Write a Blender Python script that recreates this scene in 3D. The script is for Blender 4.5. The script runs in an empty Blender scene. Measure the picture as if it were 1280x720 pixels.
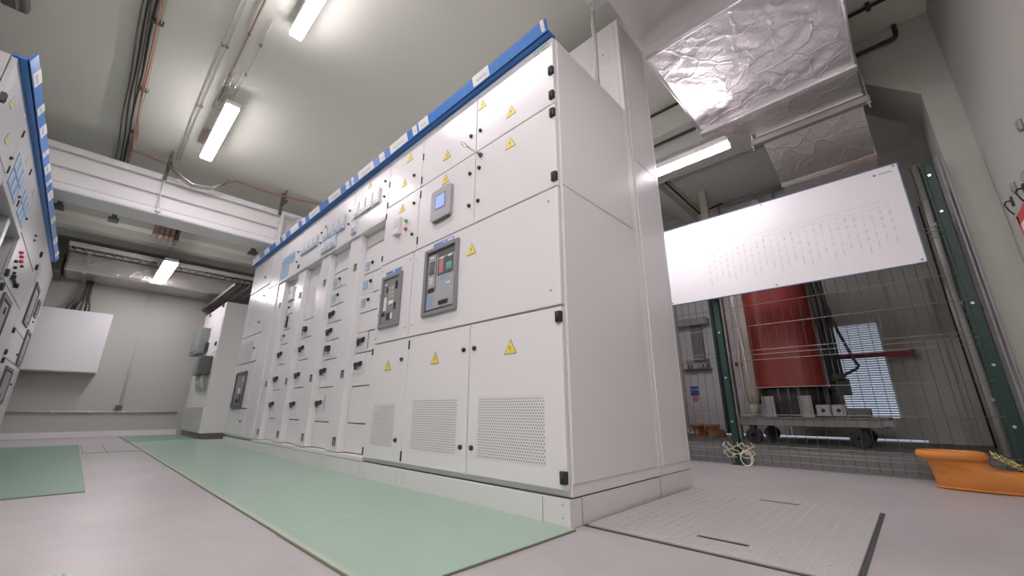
import bpy, bmesh, math, random
from mathutils import Vector, Matrix
random.seed(7)
scene = bpy.context.scene
COL = scene.collection
PI = math.pi

# ------------------------------------------------------------------ materials
def _mat(name):
    m = bpy.data.materials.new(name); m.use_nodes = True
    nt = m.node_tree
    return m, nt, nt.nodes['Principled BSDF']

def pmat(name, col, rough=0.5, metal=0.0, var=0.04, scale=6.0, bump=0.0, bscale=80.0, spec=0.5, coat=0.0, alpha=1.0):
    """plain procedural paint / plastic / metal: base colour with slight noise variation, optional fine bump"""
    m, nt, b = _mat(name)
    tc = nt.nodes.new('ShaderNodeTexCoord')
    nz = nt.nodes.new('ShaderNodeTexNoise'); nz.inputs['Scale'].default_value = scale; nz.inputs['Detail'].default_value = 4
    nt.links.new(tc.outputs['Object'], nz.inputs['Vector'])
    mix = nt.nodes.new('ShaderNodeMix'); mix.data_type = 'RGBA'
    lo = [max(0, c*(1-var)) for c in col]; hi = [min(1, c*(1+var)) for c in col]
    mix.inputs[6].default_value = (*lo, 1); mix.inputs[7].default_value = (*hi, 1)
    nt.links.new(nz.outputs['Fac'], mix.inputs[0]); nt.links.new(mix.outputs[2], b.inputs['Base Color'])
    b.inputs['Roughness'].default_value = rough; b.inputs['Metallic'].default_value = metal
    b.inputs['Specular IOR Level'].default_value = spec; b.inputs['Coat Weight'].default_value = coat
    if bump > 0:
        n2 = nt.nodes.new('ShaderNodeTexNoise'); n2.inputs['Scale'].default_value = bscale; n2.inputs['Detail'].default_value = 3
        nt.links.new(tc.outputs['Object'], n2.inputs['Vector'])
        bp = nt.nodes.new('ShaderNodeBump'); bp.inputs['Strength'].default_value = bump; bp.inputs['Distance'].default_value = 0.01
        nt.links.new(n2.outputs['Fac'], bp.inputs['Height']); nt.links.new(bp.outputs['Normal'], b.inputs['Normal'])
    return m

def emat(name, col, strength):
    m, nt, b = _mat(name)
    b.inputs['Base Color'].default_value = (*col, 1)
    b.inputs['Emission Color'].default_value = (*col, 1); b.inputs['Emission Strength'].default_value = strength
    return m

def foil_mat(name, col, rough, strength, sc):
    """aluminium foil: sharp creases (warped cell edges) plus fine wrinkles as bump"""
    m, nt, b = _mat(name)
    tc = nt.nodes.new('ShaderNodeTexCoord')
    b.inputs['Base Color'].default_value = (*col, 1); b.inputs['Metallic'].default_value = 0.9; b.inputs['Roughness'].default_value = rough
    wn = nt.nodes.new('ShaderNodeTexNoise'); wn.inputs['Scale'].default_value = sc*.6; wn.inputs['Detail'].default_value = 4
    nt.links.new(tc.outputs['Object'], wn.inputs['Vector'])
    mx = nt.nodes.new('ShaderNodeMix'); mx.data_type = 'VECTOR'; mx.inputs[0].default_value = .22
    nt.links.new(tc.outputs['Object'], mx.inputs[4]); nt.links.new(wn.outputs['Color'], mx.inputs[5])
    vo = nt.nodes.new('ShaderNodeTexVoronoi'); vo.feature = 'DISTANCE_TO_EDGE'; vo.inputs['Scale'].default_value = sc
    nt.links.new(mx.outputs[1], vo.inputs['Vector'])
    cl = nt.nodes.new('ShaderNodeMath'); cl.operation = 'MINIMUM'; cl.inputs[1].default_value = .09
    nt.links.new(vo.outputs['Distance'], cl.inputs[0])
    n2 = nt.nodes.new('ShaderNodeTexNoise'); n2.inputs['Scale'].default_value = sc*3; n2.inputs['Detail'].default_value = 5; n2.inputs['Distortion'].default_value = 2.5
    nt.links.new(tc.outputs['Object'], n2.inputs['Vector'])
    b1 = nt.nodes.new('ShaderNodeBump'); b1.inputs['Strength'].default_value = strength; b1.inputs['Distance'].default_value = 0.05; b1.invert = True
    b2 = nt.nodes.new('ShaderNodeBump'); b2.inputs['Strength'].default_value = strength*.8; b2.inputs['Distance'].default_value = 0.008
    nt.links.new(cl.outputs[0], b1.inputs['Height']); nt.links.new(n2.outputs['Fac'], b2.inputs['Height'])
    nt.links.new(b1.outputs['Normal'], b2.inputs['Normal']); nt.links.new(b2.outputs['Normal'], b.inputs['Normal'])
    return m

def floor_mat():
    m, nt, b = _mat('concrete_floor')
    tc = nt.nodes.new('ShaderNodeTexCoord')
    n1 = nt.nodes.new('ShaderNodeTexNoise'); n1.inputs['Scale'].default_value = 1.6; n1.inputs['Detail'].default_value = 7; n1.inputs['Distortion'].default_value = 0.6
    n2 = nt.nodes.new('ShaderNodeTexNoise'); n2.inputs['Scale'].default_value = 14; n2.inputs['Detail'].default_value = 5
    for n in (n1, n2): nt.links.new(tc.outputs['Object'], n.inputs['Vector'])
    r = nt.nodes.new('ShaderNodeValToRGB')
    r.color_ramp.elements[0].position = .3; r.color_ramp.elements[0].color = (.405, .383, .378, 1)
    r.color_ramp.elements[1].position = .72; r.color_ramp.elements[1].color = (.49, .468, .463, 1)
    nt.links.new(n1.outputs['Fac'], r.inputs['Fac'])
    mix = nt.nodes.new('ShaderNodeMix'); mix.data_type = 'RGBA'; mix.blend_type = 'MULTIPLY'; mix.inputs[0].default_value = .35
    r2 = nt.nodes.new('ShaderNodeValToRGB')
    r2.color_ramp.elements[0].position = .35; r2.color_ramp.elements[0].color = (.82, .82, .82, 1)
    r2.color_ramp.elements[1].position = .6; r2.color_ramp.elements[1].color = (1, 1, 1, 1)
    nt.links.new(n2.outputs['Fac'], r2.inputs['Fac'])
    nt.links.new(r.outputs['Color'], mix.inputs[6]); nt.links.new(r2.outputs['Color'], mix.inputs[7])
    nt.links.new(mix.outputs[2], b.inputs['Base Color'])
    b.inputs['Roughness'].default_value = .38; b.inputs['Specular IOR Level'].default_value = .45
    return m

def perf_mat():
    """perforated sheet: staggered round holes in the y-z plane"""
    m, nt, b = _mat('perforated_sheet')
    tc = nt.nodes.new('ShaderNodeTexCoord'); sp = nt.nodes.new('ShaderNodeSeparateXYZ')
    nt.links.new(tc.outputs['Object'], sp.inputs[0])
    def M(op, a, c=None):
        n = nt.nodes.new('ShaderNodeMath'); n.operation = op
        for i, v in enumerate((a, c)):
            if v is None: continue
            if isinstance(v, (int, float)): n.inputs[i].default_value = v
            else: nt.links.new(v, n.inputs[i])
        return n.outputs[0]
    p = .0125
    u = M('DIVIDE', sp.outputs['Y'], p); v = M('DIVIDE', sp.outputs['Z'], p*1.732)
    def lattice(off):
        a = M('SUBTRACT', M('FRACT', M('ADD', u, off)), .5); c = M('SUBTRACT', M('FRACT', M('ADD', v, off)), .5)
        c = M('MULTIPLY', c, 1.732)
        return M('ADD', M('MULTIPLY', a, a), M('MULTIPLY', c, c))
    d = M('MINIMUM', lattice(0.0), lattice(0.5))
    hole = M('LESS_THAN', d, .082)
    mix = nt.nodes.new('ShaderNodeMix'); mix.data_type = 'RGBA'
    mix.inputs[6].default_value = (.76, .75, .755, 1); mix.inputs[7].default_value = (.33, .32, .32, 1)
    nt.links.new(hole, mix.inputs[0]); nt.links.new(mix.outputs[2], b.inputs['Base Color'])
    b.inputs['Roughness'].default_value = .45
    return m

M = {}
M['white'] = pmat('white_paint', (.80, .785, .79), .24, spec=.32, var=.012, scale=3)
M['white_dimmed'] = pmat('white_paint_dimmed', (.48, .48, .485), .34, var=.012, scale=3)  # left row's white, darkened in the colour to stand in for lens vignetting
M['white2'] = pmat('white_paint_panel', (.80, .79, .79), .34, spec=.35, var=.012, scale=3)
M['plinth'] = pmat('grey_white_plinth', (.76, .75, .745), .14, var=.012, scale=3)
M['dark_gap'] = pmat('gap_black', (.06, .06, .06), .7)
M['black'] = pmat('black_plastic', (.025, .024, .025), .45)
M['darkgrey'] = pmat('dark_grey_plastic', (.11, .11, .115), .45)
M['grey'] = pmat('grey_plastic', (.25, .25, .26), .42)
M['lgrey'] = pmat('light_grey_plastic', (.42, .42, .44), .4)
M['blue'] = pmat('blue_paint', (.05, .21, .60), .35)
M['label_blue'] = pmat('blue_label', (.13, .26, .66), .4)
M['rim_blue'] = pmat('rim_blue', (.12, .17, .32), .4)
M['tag_blue'] = pmat('pale_blue_label', (.26, .40, .58), .4)
M['pale'] = pmat('pale_blue_plastic', (.55, .62, .70), .3)
M['offwhite'] = pmat('off_white_plastic', (.74, .73, .74), .35)
M['paper'] = pmat('paper_white', (.82, .81, .82), .5)
M['yellow'] = pmat('warning_yellow', (.86, .72, .08), .45)
M['red'] = pmat('red_plastic', (.70, .06, .07), .4)
M['button_red'] = pmat('faded_red_button', (.60, .22, .24), .4)
M['button_green'] = pmat('teal_button', (.16, .46, .33), .4)
M['green'] = pmat('green_plastic', (.05, .42, .20), .4)
M['logo_green'] = pmat('logo_green', (.16, .48, .30), .5)
M['screen'] = emat('lcd_screen', (.25, .34, .85), 0.30)
M['screen_grey'] = pmat('lcd_grey', (.20, .22, .19), .2)
M['perf'] = perf_mat()
M['steel'] = pmat('galvanised_steel', (.55, .55, .55), .38, metal=.75, var=.08, scale=20)
M['steel_dark'] = pmat('dark_steel', (.16, .155, .15), .5, metal=.3)
M['carriage'] = pmat('carriage_steel', (.27, .27, .255), .5, metal=.3, var=.1)
M['upright'] = pmat('upright_steel', (.36, .36, .345), .5, metal=.2)
M['stud_steel_lit'] = pmat('stud_steel_lit', (.62, .61, .60), .38, metal=.3)  # lighter than the plate: reflected light on the studs put into the colour
M['chrome'] = pmat('bright_steel', (.75, .75, .75), .2, metal=.9)
M['wall'] = pmat('wall_paint', (.465, .465, .42), .7, var=.02, scale=1.2, bump=.05, bscale=40)
M['ceiling'] = pmat('ceiling_paint', (.72, .725, .645), .8, var=.02, scale=.8)
M['bay_wall'] = pmat('bay_wall_paint', (.60, .59, .55), .8, var=.03, scale=1.2)
M['bay_floor'] = pmat('bay_floor_paint', (.20, .20, .195), .6, var=.15, scale=5)
M['skirting'] = pmat('skirting_white', (.76, .74, .75), .5, var=.01)
M['floor'] = floor_mat()
M['beam'] = pmat('beam_white_paint', (.82, .81, .805), .5, var=.04, scale=2)
M['mat'] = pmat('green_mat', (.335, .475, .375), .28, var=.08, scale=2.2, spec=.4)
M['mat_dark'] = pmat('dark_green_mat', (.17, .31, .23), .35, var=.06, scale=3)
M['mat_edge'] = pmat('mat_edge_brown', (.20, .20, .14), .7)
M['mat_pale'] = pmat('mat_border', (.44, .50, .40), .45)
M['plate'] = pmat('floor_plate_grey', (.47, .455, .45), .42, var=.05, scale=8)
M['foil'] = foil_mat('crumpled_foil', (.92, .89, .91), .34, .42, 7)
M['foil_dull'] = foil_mat('smooth_foil', (.68, .66, .66), .42, .10, 4)
M['foil_old'] = foil_mat('worn_foil', (.60, .58, .56), .36, .45, 8)
M['tube_light'] = emat('fluorescent_tube', (1.0, .92, .975), 18.0)
M['orange'] = pmat('orange_rubber', (.68, .25, .05), .5, var=.12, scale=9, bump=.1, bscale=60)
M['brown_rubber'] = pmat('tan_rubber', (.52, .25, .10), .6, var=.1)
M['fence'] = pmat('fence_wire', (.07, .075, .068), .5, metal=.2)
M['fence_light'] = pmat('fence_wire_light', (.34, .34, .31), .45, metal=.3)
M['fence_green'] = pmat('fence_green', (.010, .048, .037), .45, var=.1)
M['coil'] = pmat('red_resin', (.30, .045, .035), .32, var=.12, scale=4)
M['redbar'] = pmat('red_bar_paint', (.42, .045, .05), .45)
M['core'] = pmat('black_core', (.025, .024, .022), .6)
M['rubber'] = pmat('wheel_black', (.03, .03, .03), .6)
M['beige'] = pmat('beige_insulation', (.52, .47, .39), .7, var=.08)
M['cable_black'] = pmat('cable_black', (.03, .028, .026), .5)
M['cable_dark'] = pmat('cable_dark_grey', (.10, .09, .08), .6)
M['cable_orange'] = pmat('cable_orange', (.46, .25, .16), .55)
M['faded_plate'] = pmat('faded_orange_plate', (.52, .40, .34), .6)
M['copper'] = pmat('copper_conduit', (.46, .31, .24), .5, metal=.2)
M['conduit'] = pmat('grey_conduit', (.58, .575, .53), .55)
M['tape'] = pmat('yellow_tape', (.75, .66, .22), .5)
M['tape_white'] = pmat('white_tie', (.75, .73, .72), .5)
M['ink'] = pmat('grey_ink', (.66, .645, .655), .6)
M['ink_dark'] = pmat('dark_ink', (.22, .22, .24), .6)
M['poster_blue'] = pmat('poster_blue', (.10, .10, .45), .5)
M['poster_pink'] = pmat('poster_pink', (.70, .22, .20), .5)
M['cab_grey'] = pmat('cabinet_grey', (.64, .64, .61), .35, var=.015)
M['box_green'] = pmat('isolator_grey_green', (.21, .235, .22), .45)
M['wallbox'] = pmat('wall_cabinet_grey', (.70, .695, .70), .4, var=.012)
M['concrete'] = pmat('outside_concrete', (.55, .55, .55), .8)
M['louvre'] = pmat('louvre_grey', (.74, .76, .80), .5)

# ------------------------------------------------------------------ mesh helpers
class MB:
    def __init__(s): s.bm = bmesh.new()
    def _new(s, ret, mi, smooth=False):
        fs = set()
        for v in ret:
            for f in v.link_faces: fs.add(f)
        for f in fs: f.material_index = mi; f.smooth = smooth
    def box(s, x0, x1, y0, y1, z0, z1, bev=0.0, mi=0, seg=1):
        x0, x1 = sorted((x0, x1)); y0, y1 = sorted((y0, y1)); z0, z1 = sorted((z0, z1))
        r = bmesh.ops.create_cube(s.bm, size=1.0)
        bmesh.ops.scale(s.bm, vec=(x1-x0, y1-y0, z1-z0), verts=r['verts'])
        bmesh.ops.translate(s.bm, vec=((x0+x1)/2, (y0+y1)/2, (z0+z1)/2), verts=r['verts'])
        vs = r['verts']
        fs0 = set(f for v in vs for f in v.link_faces)
        for f in fs0: f.material_index = mi
        if bev > 0:
            es = list(set(e for v in vs for e in v.link_edges))
            bmesh.ops.bevel(s.bm, geom=es, offset=min(bev, .45*min(x1-x0, y1-y0, z1-z0)), segments=seg, affect='EDGES', profile=.5, material=mi)
        return s
    def obox(s, c, ax, ay, az, hx, hy, hz, mi=0):
        """oriented box: centre c, unit axes, half sizes"""
        c = Vector(c); ax, ay, az = Vector(ax).normalized(), Vector(ay).normalized(), Vector(az).normalized()
        r = bmesh.ops.create_cube(s.bm, size=2.0)
        for v in r['verts']:
            p = v.co.copy(); v.co = c + ax*p.x*hx + ay*p.y*hy + az*p.z*hz
        s._new(r['verts'], mi); return s
    def cyl(s, p0, p1, r0, r1=None, n=16, mi=0, smooth=True, caps=True):
        p0, p1 = Vector(p0), Vector(p1); r1 = r0 if r1 is None else r1
        d = (p1-p0).normalized(); a = d.orthogonal().normalized(); b = d.cross(a)
        ra, rb = [], []
        for i in range(n):
            t = 2*PI*i/n; o = a*math.cos(t)+b*math.sin(t)
            ra.append(s.bm.verts.new(p0+o*r0)); rb.append(s.bm.verts.new(p1+o*r1))
        for i in range(n):
            j = (i+1) % n
            f = s.bm.faces.new((ra[i], ra[j], rb[j], rb[i])); f.material_index = mi; f.smooth = smooth
        if caps:
            f = s.bm.faces.new(ra[::-1]); f.material_index = mi
            f = s.bm.faces.new(rb); f.material_index = mi
        return s
    def tube(s, pts, r, n=6, mi=0, smooth=True):
        pts = [Vector(p) for p in pts]
        rings = []
        ref = None
        for i, p in enumerate(pts):
            if i == 0: d = pts[1]-p
            elif i == len(pts)-1: d = p-pts[i-1]
            else: d = (pts[i+1]-p).normalized()+(p-pts[i-1]).normalized()
            d.normalize()
            a = d.orthogonal().normalized() if ref is None else (ref-d*ref.dot(d)).normalized()
            ref = a; b = d.cross(a)
            rings.append([s.bm.verts.new(p+(a*math.cos(2*PI*k/n)+b*math.sin(2*PI*k/n))*r) for k in range(n)])
        for i in range(len(rings)-1):
            for k in range(n):
                j = (k+1) % n
                f = s.bm.faces.new((rings[i][k], rings[i][j], rings[i+1][j], rings[i+1][k])); f.material_index = mi; f.smooth = smooth
        s.bm.faces.new(rings[0][::-1]).material_index = mi
        s.bm.faces.new(rings[-1]).material_index = mi
        return s
    def loft(s, rings, mi=0, smooth=True, cap0=True, cap1=True):
        R = [[s.bm.verts.new(Vector(p)) for p in ring] for ring in rings]
        n = len(R[0])
        for i in range(len(R)-1):
            for k in range(n):
                j = (k+1) % n
                f = s.bm.faces.new((R[i][k], R[i][j], R[i+1][j], R[i+1][k])); f.material_index = mi; f.smooth = smooth
        if cap0: s.bm.faces.new(R[0][::-1]).material_index = mi
        if cap1: s.bm.faces.new(R[-1]).material_index = mi
        return s
    def prism(s, poly, axis, a, b, mi=0):
        """extrude a 2-D polygon along axis ('x': poly is (y,z); 'y': (x,z); 'z': (x,y)) from a to b"""
        def P(u, v, t): return {'x': (t, u, v), 'y': (u, t, v), 'z': (u, v, t)}[axis]
        return s.loft([[P(u, v, a) for u, v in poly], [P(u, v, b) for u, v in poly]], mi=mi, smooth=False)
    def grid(s, fn, nu, nv, mi=0, smooth=True):
        V = [[s.bm.verts.new(Vector(fn(i/nu, j/nv))) for j in range(nv+1)] for i in range(nu+1)]
        for i in range(nu):
            for j in range(nv):
                f = s.bm.faces.new((V[i][j], V[i+1][j], V[i+1][j+1], V[i][j+1])); f.material_index = mi; f.smooth = smooth
        return s
    def build(s, name, mats, parent=None, label=None):
        if not isinstance(mats, (list, tuple)): mats = [mats]
        bmesh.ops.recalc_face_normals(s.bm, faces=s.bm.faces)
        off = Vector(OFF.get(parent.name, (0, 0, 0))) if parent else Vector((0, 0, 0))
        if parent is None:
            zs = [v.co for v in s.bm.verts]
            mn = Vector((min(v.x for v in zs), min(v.y for v in zs), min(v.z for v in zs)))
            mx = Vector((max(v.x for v in zs), max(v.y for v in zs), max(v.z for v in zs)))
            off = Vector(((mn.x+mx.x)/2, (mn.y+mx.y)/2, mn.z))
        bmesh.ops.translate(s.bm, vec=-off, verts=s.bm.verts)
        me = bpy.data.meshes.new(name); s.bm.to_mesh(me); s.bm.free()
        for m in mats: me.materials.append(M[m])
        o = bpy.data.objects.new(name, me); COL.objects.link(o)
        if parent: o.parent = parent; OFF[o.name] = tuple(off)
        else: o.location = off; OFF[o.name] = tuple(off)
        if label: o['label'] = label
        return o
OFF = {}

def thing(name, label, cat, loc, group=None):
    o = bpy.data.objects.new(name, None); COL.objects.link(o)
    o.location = loc; o.empty_display_size = .1
    o['label'] = label; o['category'] = cat
    if group: o['group'] = group
    OFF[o.name] = tuple(loc)
    return o
def tag(o, label, cat, group=None):
    o['label'] = label; o['category'] = cat
    if group: o['group'] = group
    return o
def struct(mb, name, mats):
    o = mb.build(name, mats); o['kind'] = 'structure'; return o
def copy_tree(src, loc, label, rotz=0):
    r = src.copy(); COL.objects.link(r); r.location = loc; r.rotation_euler = (0, 0, rotz); r['label'] = label
    for ch in list(src.children):
        c = ch.copy(); COL.objects.link(c); c.parent = r
        for g in list(ch.children):
            d = g.copy(); COL.objects.link(d); d.parent = c
    return r

H = 3.0          # ceiling height
# ------------------------------------------------------------------ room shell
XL, XR = -1.75, 3.48          # left wall, partition plane
YN, YF = -0.588, 8.5          # wall near the camera, end wall
struct(MB().box(XL-.15, XR+.02, YN-.15, YF+.15, -.1, 0), 'floor', 'floor')
struct(MB().box(XL-.15, XR+.45, YN-.15, YF+.15, H, H+.15), 'ceiling', 'ceiling')
struct(MB().box(XL-.15, XR+.6, YF, YF+.15, 0, H), 'wall_back', 'wall')
struct(MB().box(XL-.15, XR+2.2, YN-.15, YN, 0, H), 'wall_right', 'wall')
struct(MB().box(XL-.15, XL, YN, YF, 0, H), 'wall_left', 'wall')
# partition between the switch room and the transformer bay: jamb with a 45 degree haunch and a lintel
T = .45
w = MB()
w.prism([(YN, 0), (-.438, 0), (-.438, 2.407), (-.095, 2.75), (1.95, 2.75), (1.95, 0), (YF, 0), (YF, H), (YN, H)], 'x', XR, XR+T)
struct(w, 'wall_partition', 'wall')
struct(MB().box(XL, 1.19, YF-.02, YF, 0, .075), 'baseboard_back', 'skirting')
# deck ribs of the lower ceiling strip behind the beam
rb = MB()
rb.box(XL, XR, 6.1, YF, 2.83, H)
for y in (6.55, 7.1, 7.65, 8.2):
    rb.prism([(y-.17, 2.83), (y+.17, 2.83), (y+.10, 2.70), (y-.10, 2.70)], 'x', XL, XR)
struct(rb, 'ceiling_ribs', 'ceiling')
# main beam across the room, its top a little below the ceiling
b = MB()
b.box(XL, 1.31, 5.315, 5.50, 2.33, 2.765)
b.box(XL, 1.31, 5.268, 5.316, 2.700, 2.765, .006)
b.box(XL, 1.31, 5.280, 5.316, 2.538, 2.674, .006)
b.box(XL, 1.31, 5.280, 5.316, 2.382, 2.508, .006)
b.box(-.62, 1.31, 5.21, 5.54, 2.284, 2.360, .02, seg=2)
b.box(1.285, 1.322, 5.245, 5.52, 2.284, 2.765, .004)
for z in (2.43, 2.52, 2.61, 2.70):
    b.cyl((1.268, 5.282, z), (1.268, 5.268, z), .011, n=8)
b.box(1.322, 1.59, 5.36, 5.46, 2.32, 2.74)
b.box(1.322, 1.81, 5.245, 5.52, 2.725, 2.765)
b.box(1.465, 1.49, 5.245, 5.52, 2.30, 2.74)
b.box(1.322, 1.59, 5.245, 5.52, 2.284, 2.32)
struct(b, 'trim_2', 'beam')
struct(MB().box(1.84, 2.2, 5.22, 5.54, 2.15, H, .01), 'trim_3', 'beam')

# ------------------------------------------------------------------ transformer bay shell
BX, BL, BR, BZ = 5.40, 2.25, -.50, .10
struct(MB().box(XR, BX+.2, BR-.1, BL+.1, -.1, BZ), 'floor_bay', 'bay_floor')
struct(MB().box(XR+T, BX+.2, YN, BL+.2, H, H+.15), 'ceiling_bay', 'ceiling')
struct(MB().box(XR+T, BX, BL, BL+.15, BZ, H), 'wall_bay_left', 'bay_wall')
struct(MB().box(XR+T, BX+.1, BR-.088, BR, BZ, H), 'wall_bay_right', 'bay_wall')
# back wall with a door-sized hole (y -.02..2.1, z .1..1.62)
bw = MB()
bw.box(BX, BX+.15, 2.1, BL+.15, BZ, H); bw.box(BX, BX+.15, BR, -.02, BZ, H); bw.box(BX, BX+.15, -.02, 2.1, 1.95, H)
struct(bw, 'wall_bay_back', 'bay_wall')
# low door with a louvre hole (y .12..0.50, z .31..1.23), daylight gap under it
d = MB(); gz = .122
X0, X1 = BX+.03, BX+.07
d.box(X0, X1, -.02, .12, gz, 1.95); d.box(X0, X1, .515, 1.02, gz, 1.95); 
d.box(X0, X1, .12, .515, gz, .315); d.box(X0, X1, .12, .515, 1.23, 1.95)
for y in (-.012, .52, 1.024, 1.6): d.box(X0-.012, X0, y, y+.03, gz, 1.95)
door = struct(d, 'door_1', 'bay_wall')
m = MB(); m.box(X0, X1, 1.028, 1.62, gz, 1.95); m.box(X0, X1, 1.67, 2.1, gz, 1.95); m.build('white_leaf', 'offwhite', door)
lv = MB()
for i in range(40):
    z = .322 + i*.0227
    lv.obox((X0+.02, .3175, z+.008), (1, 0, -.75), (0, 1, 0), (.75, 0, 1), .013, .1975, .0012)
lv.box(X0-.008, X0, .105, .125, .30, 1.245); lv.box(X0-.008, X0, .51, .53, .30, 1.245)
lv.box(X0-.008, X0, .105, .53, .30, .318); lv.box(X0-.008, X0, .105, .53, 1.228, 1.245)
lv.build('louvre', 'louvre', door)
struct(MB().box(BX+.15, BX+5, -3, 6, -.05, BZ-.002), 'floor_outside', 'concrete')
# dark pilaster / frame at the right end of the bay back wall, and panels along the bay's right wall
struct(MB().box(BX-.05, BX, -.30, -.17, BZ, 1.60).box(BX-.02, BX, BR, -.30, BZ, H), 'trim_4', 'bay_wall')
# trunking and ledge along the bay's left ceiling edge
struct(MB().box(XR+T, BX, 1.66, 1.80, 2.86, H).box(XR+T, BX, 1.58, 1.66, 2.955, H), 'trim_5', 'ceiling')

# ------------------------------------------------------------------ switchgear helpers
def pieces(name, mats, p, R, boxes, label=None):
    """each box (y0, y1, z0, z1, d0, d1[, bevel]) becomes a part of its own"""
    for bx in boxes:
        m = MB(); R.box(m, *bx); m.build(name, mats, p, label)
class Row:
    """front plane at x = x0, outward normal along s*x"""
    def __init__(s, x0, sgn): s.x0, s.s = x0, sgn
    def X(s, d): return s.x0 + s.s*d
    def box(s, mb, y0, y1, z0, z1, d0, d1, bev=0, mi=0, seg=1): mb.box(s.X(d0), s.X(d1), y0, y1, z0, z1, bev, mi, seg); return mb
    def disc(s, mb, y, z, r, d0, d1, n=16, mi=0, r1=None): mb.cyl((s.X(d0), y, z), (s.X(d1), y, z), r, r1, n, mi); return mb
    def poly(s, mb, pts, d0, d1, mi=0): mb.prism(pts, 'x', s.X(d0), s.X(d1), mi); return mb
RR = Row(1.215, -1); LR = Row(-.575, 1)

def knob(R, y, z, p, r=.0105):
    m = MB(); R.disc(m, y, z, r, 0, .008, 14); R.disc(m, y, z, r*.62, .008, .013, 10, 1); R.box(m, y-.0012, y+.0012, z-r*.5, z+r*.5, .013, .0145, mi=1)
    return m.build('lock_knob', ['black', 'darkgrey'], p)
def hinge(R, y, z, p, h=.05, w=.024):
    dp = .014 if w > .015 else .006
    m = MB(); R.box(m, y-w/2, y+w/2, z-h/2, z+h/2, -.005, dp, .002)
    m.cyl((R.X(dp-.002), y, z-h*.42), (R.X(dp-.002), y, z+h*.42), .006 if w > .015 else .003, n=8)
    return m.build('hinge', 'black', p)
def sign(R, y, z, p, w=.072, d=0.0, faded=False):
    h = w*.88
    def tri(f): return [(y-w/2*f, z-h/2+(1-f)*h*.30), (y+w/2*f, z-h/2+(1-f)*h*.30), (y, z+h/2-(1-f)*h*.62)]
    m = MB(); R.poly(m, tri(1), d-.0005, d+.0015, 1); R.poly(m, tri(.88), d+.0012, d+.0022, 0)
    k = w*.09
    bolt = [(y+k*.7, z+h*.16), (y-k*.9, z-h*.12), (y-k*.1, z-h*.10), (y-k*.5, z-h*.36), (y+k*1.0, z-h*.02), (y+k*.2, z-h*.03)]
    R.poly(m, bolt, d+.0020, d+.0028, 1)
    return m.build('warning_sign', ['yellow', 'ink_dark'], p)
def door(R, y0, y1, z0, z1, p, name='door', g=.0025, th=.022, mat='white'):
    m = MB(); R.box(m, y0+g, y1-g, z0+g, z1-g, -th, 0, .003, seg=2)
    return m.build(name, mat, p)
def grille(R, y0, y1, z0, z1, p):
    m = MB(); R.box(m, y0, y1, z0, z1, -.001, .0012)
    return m.build('vent_grille', 'perf', p)
def plate(R, y0, y1, z0, z1, p, mat, name, d=.0015, bev=0):
    m = MB(); R.box(m, y0, y1, z0, z1, -.001, d, bev)
    return m.build(name, mat, p)
def body(R, y0, y1, ztop, depth, p, zb=.092, mat='white2'):
    m = MB()
    R.box(m, y0, y1, zb, ztop, -.024, -depth, .002)
    m2 = MB(); R.box(m2, y0+.0005, y1-.0005, zb-.003, zb+.001, -.02, -depth+.002)
    o = m.build('body', mat, p); m2.build('base_gap', 'dark_gap', p)
    return o
def plinth(R, y0, y1, depth, p, zt=.089):
    m = MB(); R.box(m, y0, y1, 0, zt, -.006, -depth, .002)
    o = m.build('plinth', 'plinth', p)
    for (y, z) in ((y0+.03, .07), (y0+.03, .03), (y1-.03, .07), (y1-.03, .03)):
        k = MB(); R.disc(k, y, z, .004, -.008, -.0045, 8); k.build('screw', 'lgrey', o)
    return o
def header(R, y0, y1, z, p, tags):
    m = MB()
    R.poly(m, [(y0, z), (y1, z), (y1, z+.012), (y0, z+.012)], -.02, .036)
    # tilted fascia
    a = [(R.X(.030), z), (R.X(.040), z), (R.X(.056), z+.058), (R.X(.046), z+.058)]
    m.prism(a, 'y', y0, y1)
    o = m.build('header_strip', 'blue', p)
    for (t0, t1) in tags:
        k = MB()
        q = [(R.X(.0405), z+.006), (R.X(.0425), z+.006), (R.X(.0585), z+.062), (R.X(.0565), z+.062)]
        k.prism(q, 'y', t0, t1, 0)
        n = max(2, int((t1-t0)/.018)); L = (t1-t0)*.62
        for i in range(n):
            ya = (t0+t1)/2 - L/2 + L*i/n
            q = [(R.X(.0475), z+.022), (R.X(.049), z+.022), (R.X(.0525), z+.036), (R.X(.051), z+.036)]
            k.prism(q, 'y', ya, ya+L/n*.7, 1)
        k.build('name_plate', ['paper', 'ink'], o)
    return o

def handle_big(R, y, z, d, p, flip=1):
    """rotary disconnector handle: square escutcheon with a wide flat black grip"""
    m = MB()
    R.box(m, y-.005, y+.058, z-.036, z+.010, d, d+.005, .002, 1)
    R.box(m, y-.042, y+.046, z-.012, z+.015, d+.003, d+.020, .004, 0, 2)
    R.box(m, y-.050, y-.020, z+.004, z+.020, d+.004, d+.018, .003)
    R.box(m, y+.026, y+.048, z-.030, z-.010, d+.003, d+.014, .003)
    return m.build('rotary_handle', ['black', 'lgrey'], p)
def handle_small(R, y, z, d, p):
    m = MB(); R.box(m, y-.010, y+.012, z-.008, z+.012, d, d+.012, .003, seg=2); R.box(m, y-.018, y+.006, z+.0, z+.010, d+.008, d+.016, .002)
    return m.build('rotary_handle', ['black'], p)
def tag_block(R, y, z, w, h, d, p, mat='tag_blue'):
    m = MB(); R.box(m, y-w/2, y+w/2, z-h/2, z+h/2, d, d+.003, .001)
    for i in range(3): R.box(m, y-w*.38, y+w*.38, z+h*(.28-.28*i)-.002, z+h*(.28-.28*i)+.002, d+.0028, d+.0034, mi=1)
    return m.build('label_plate', [mat, 'paper'], p)

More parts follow.
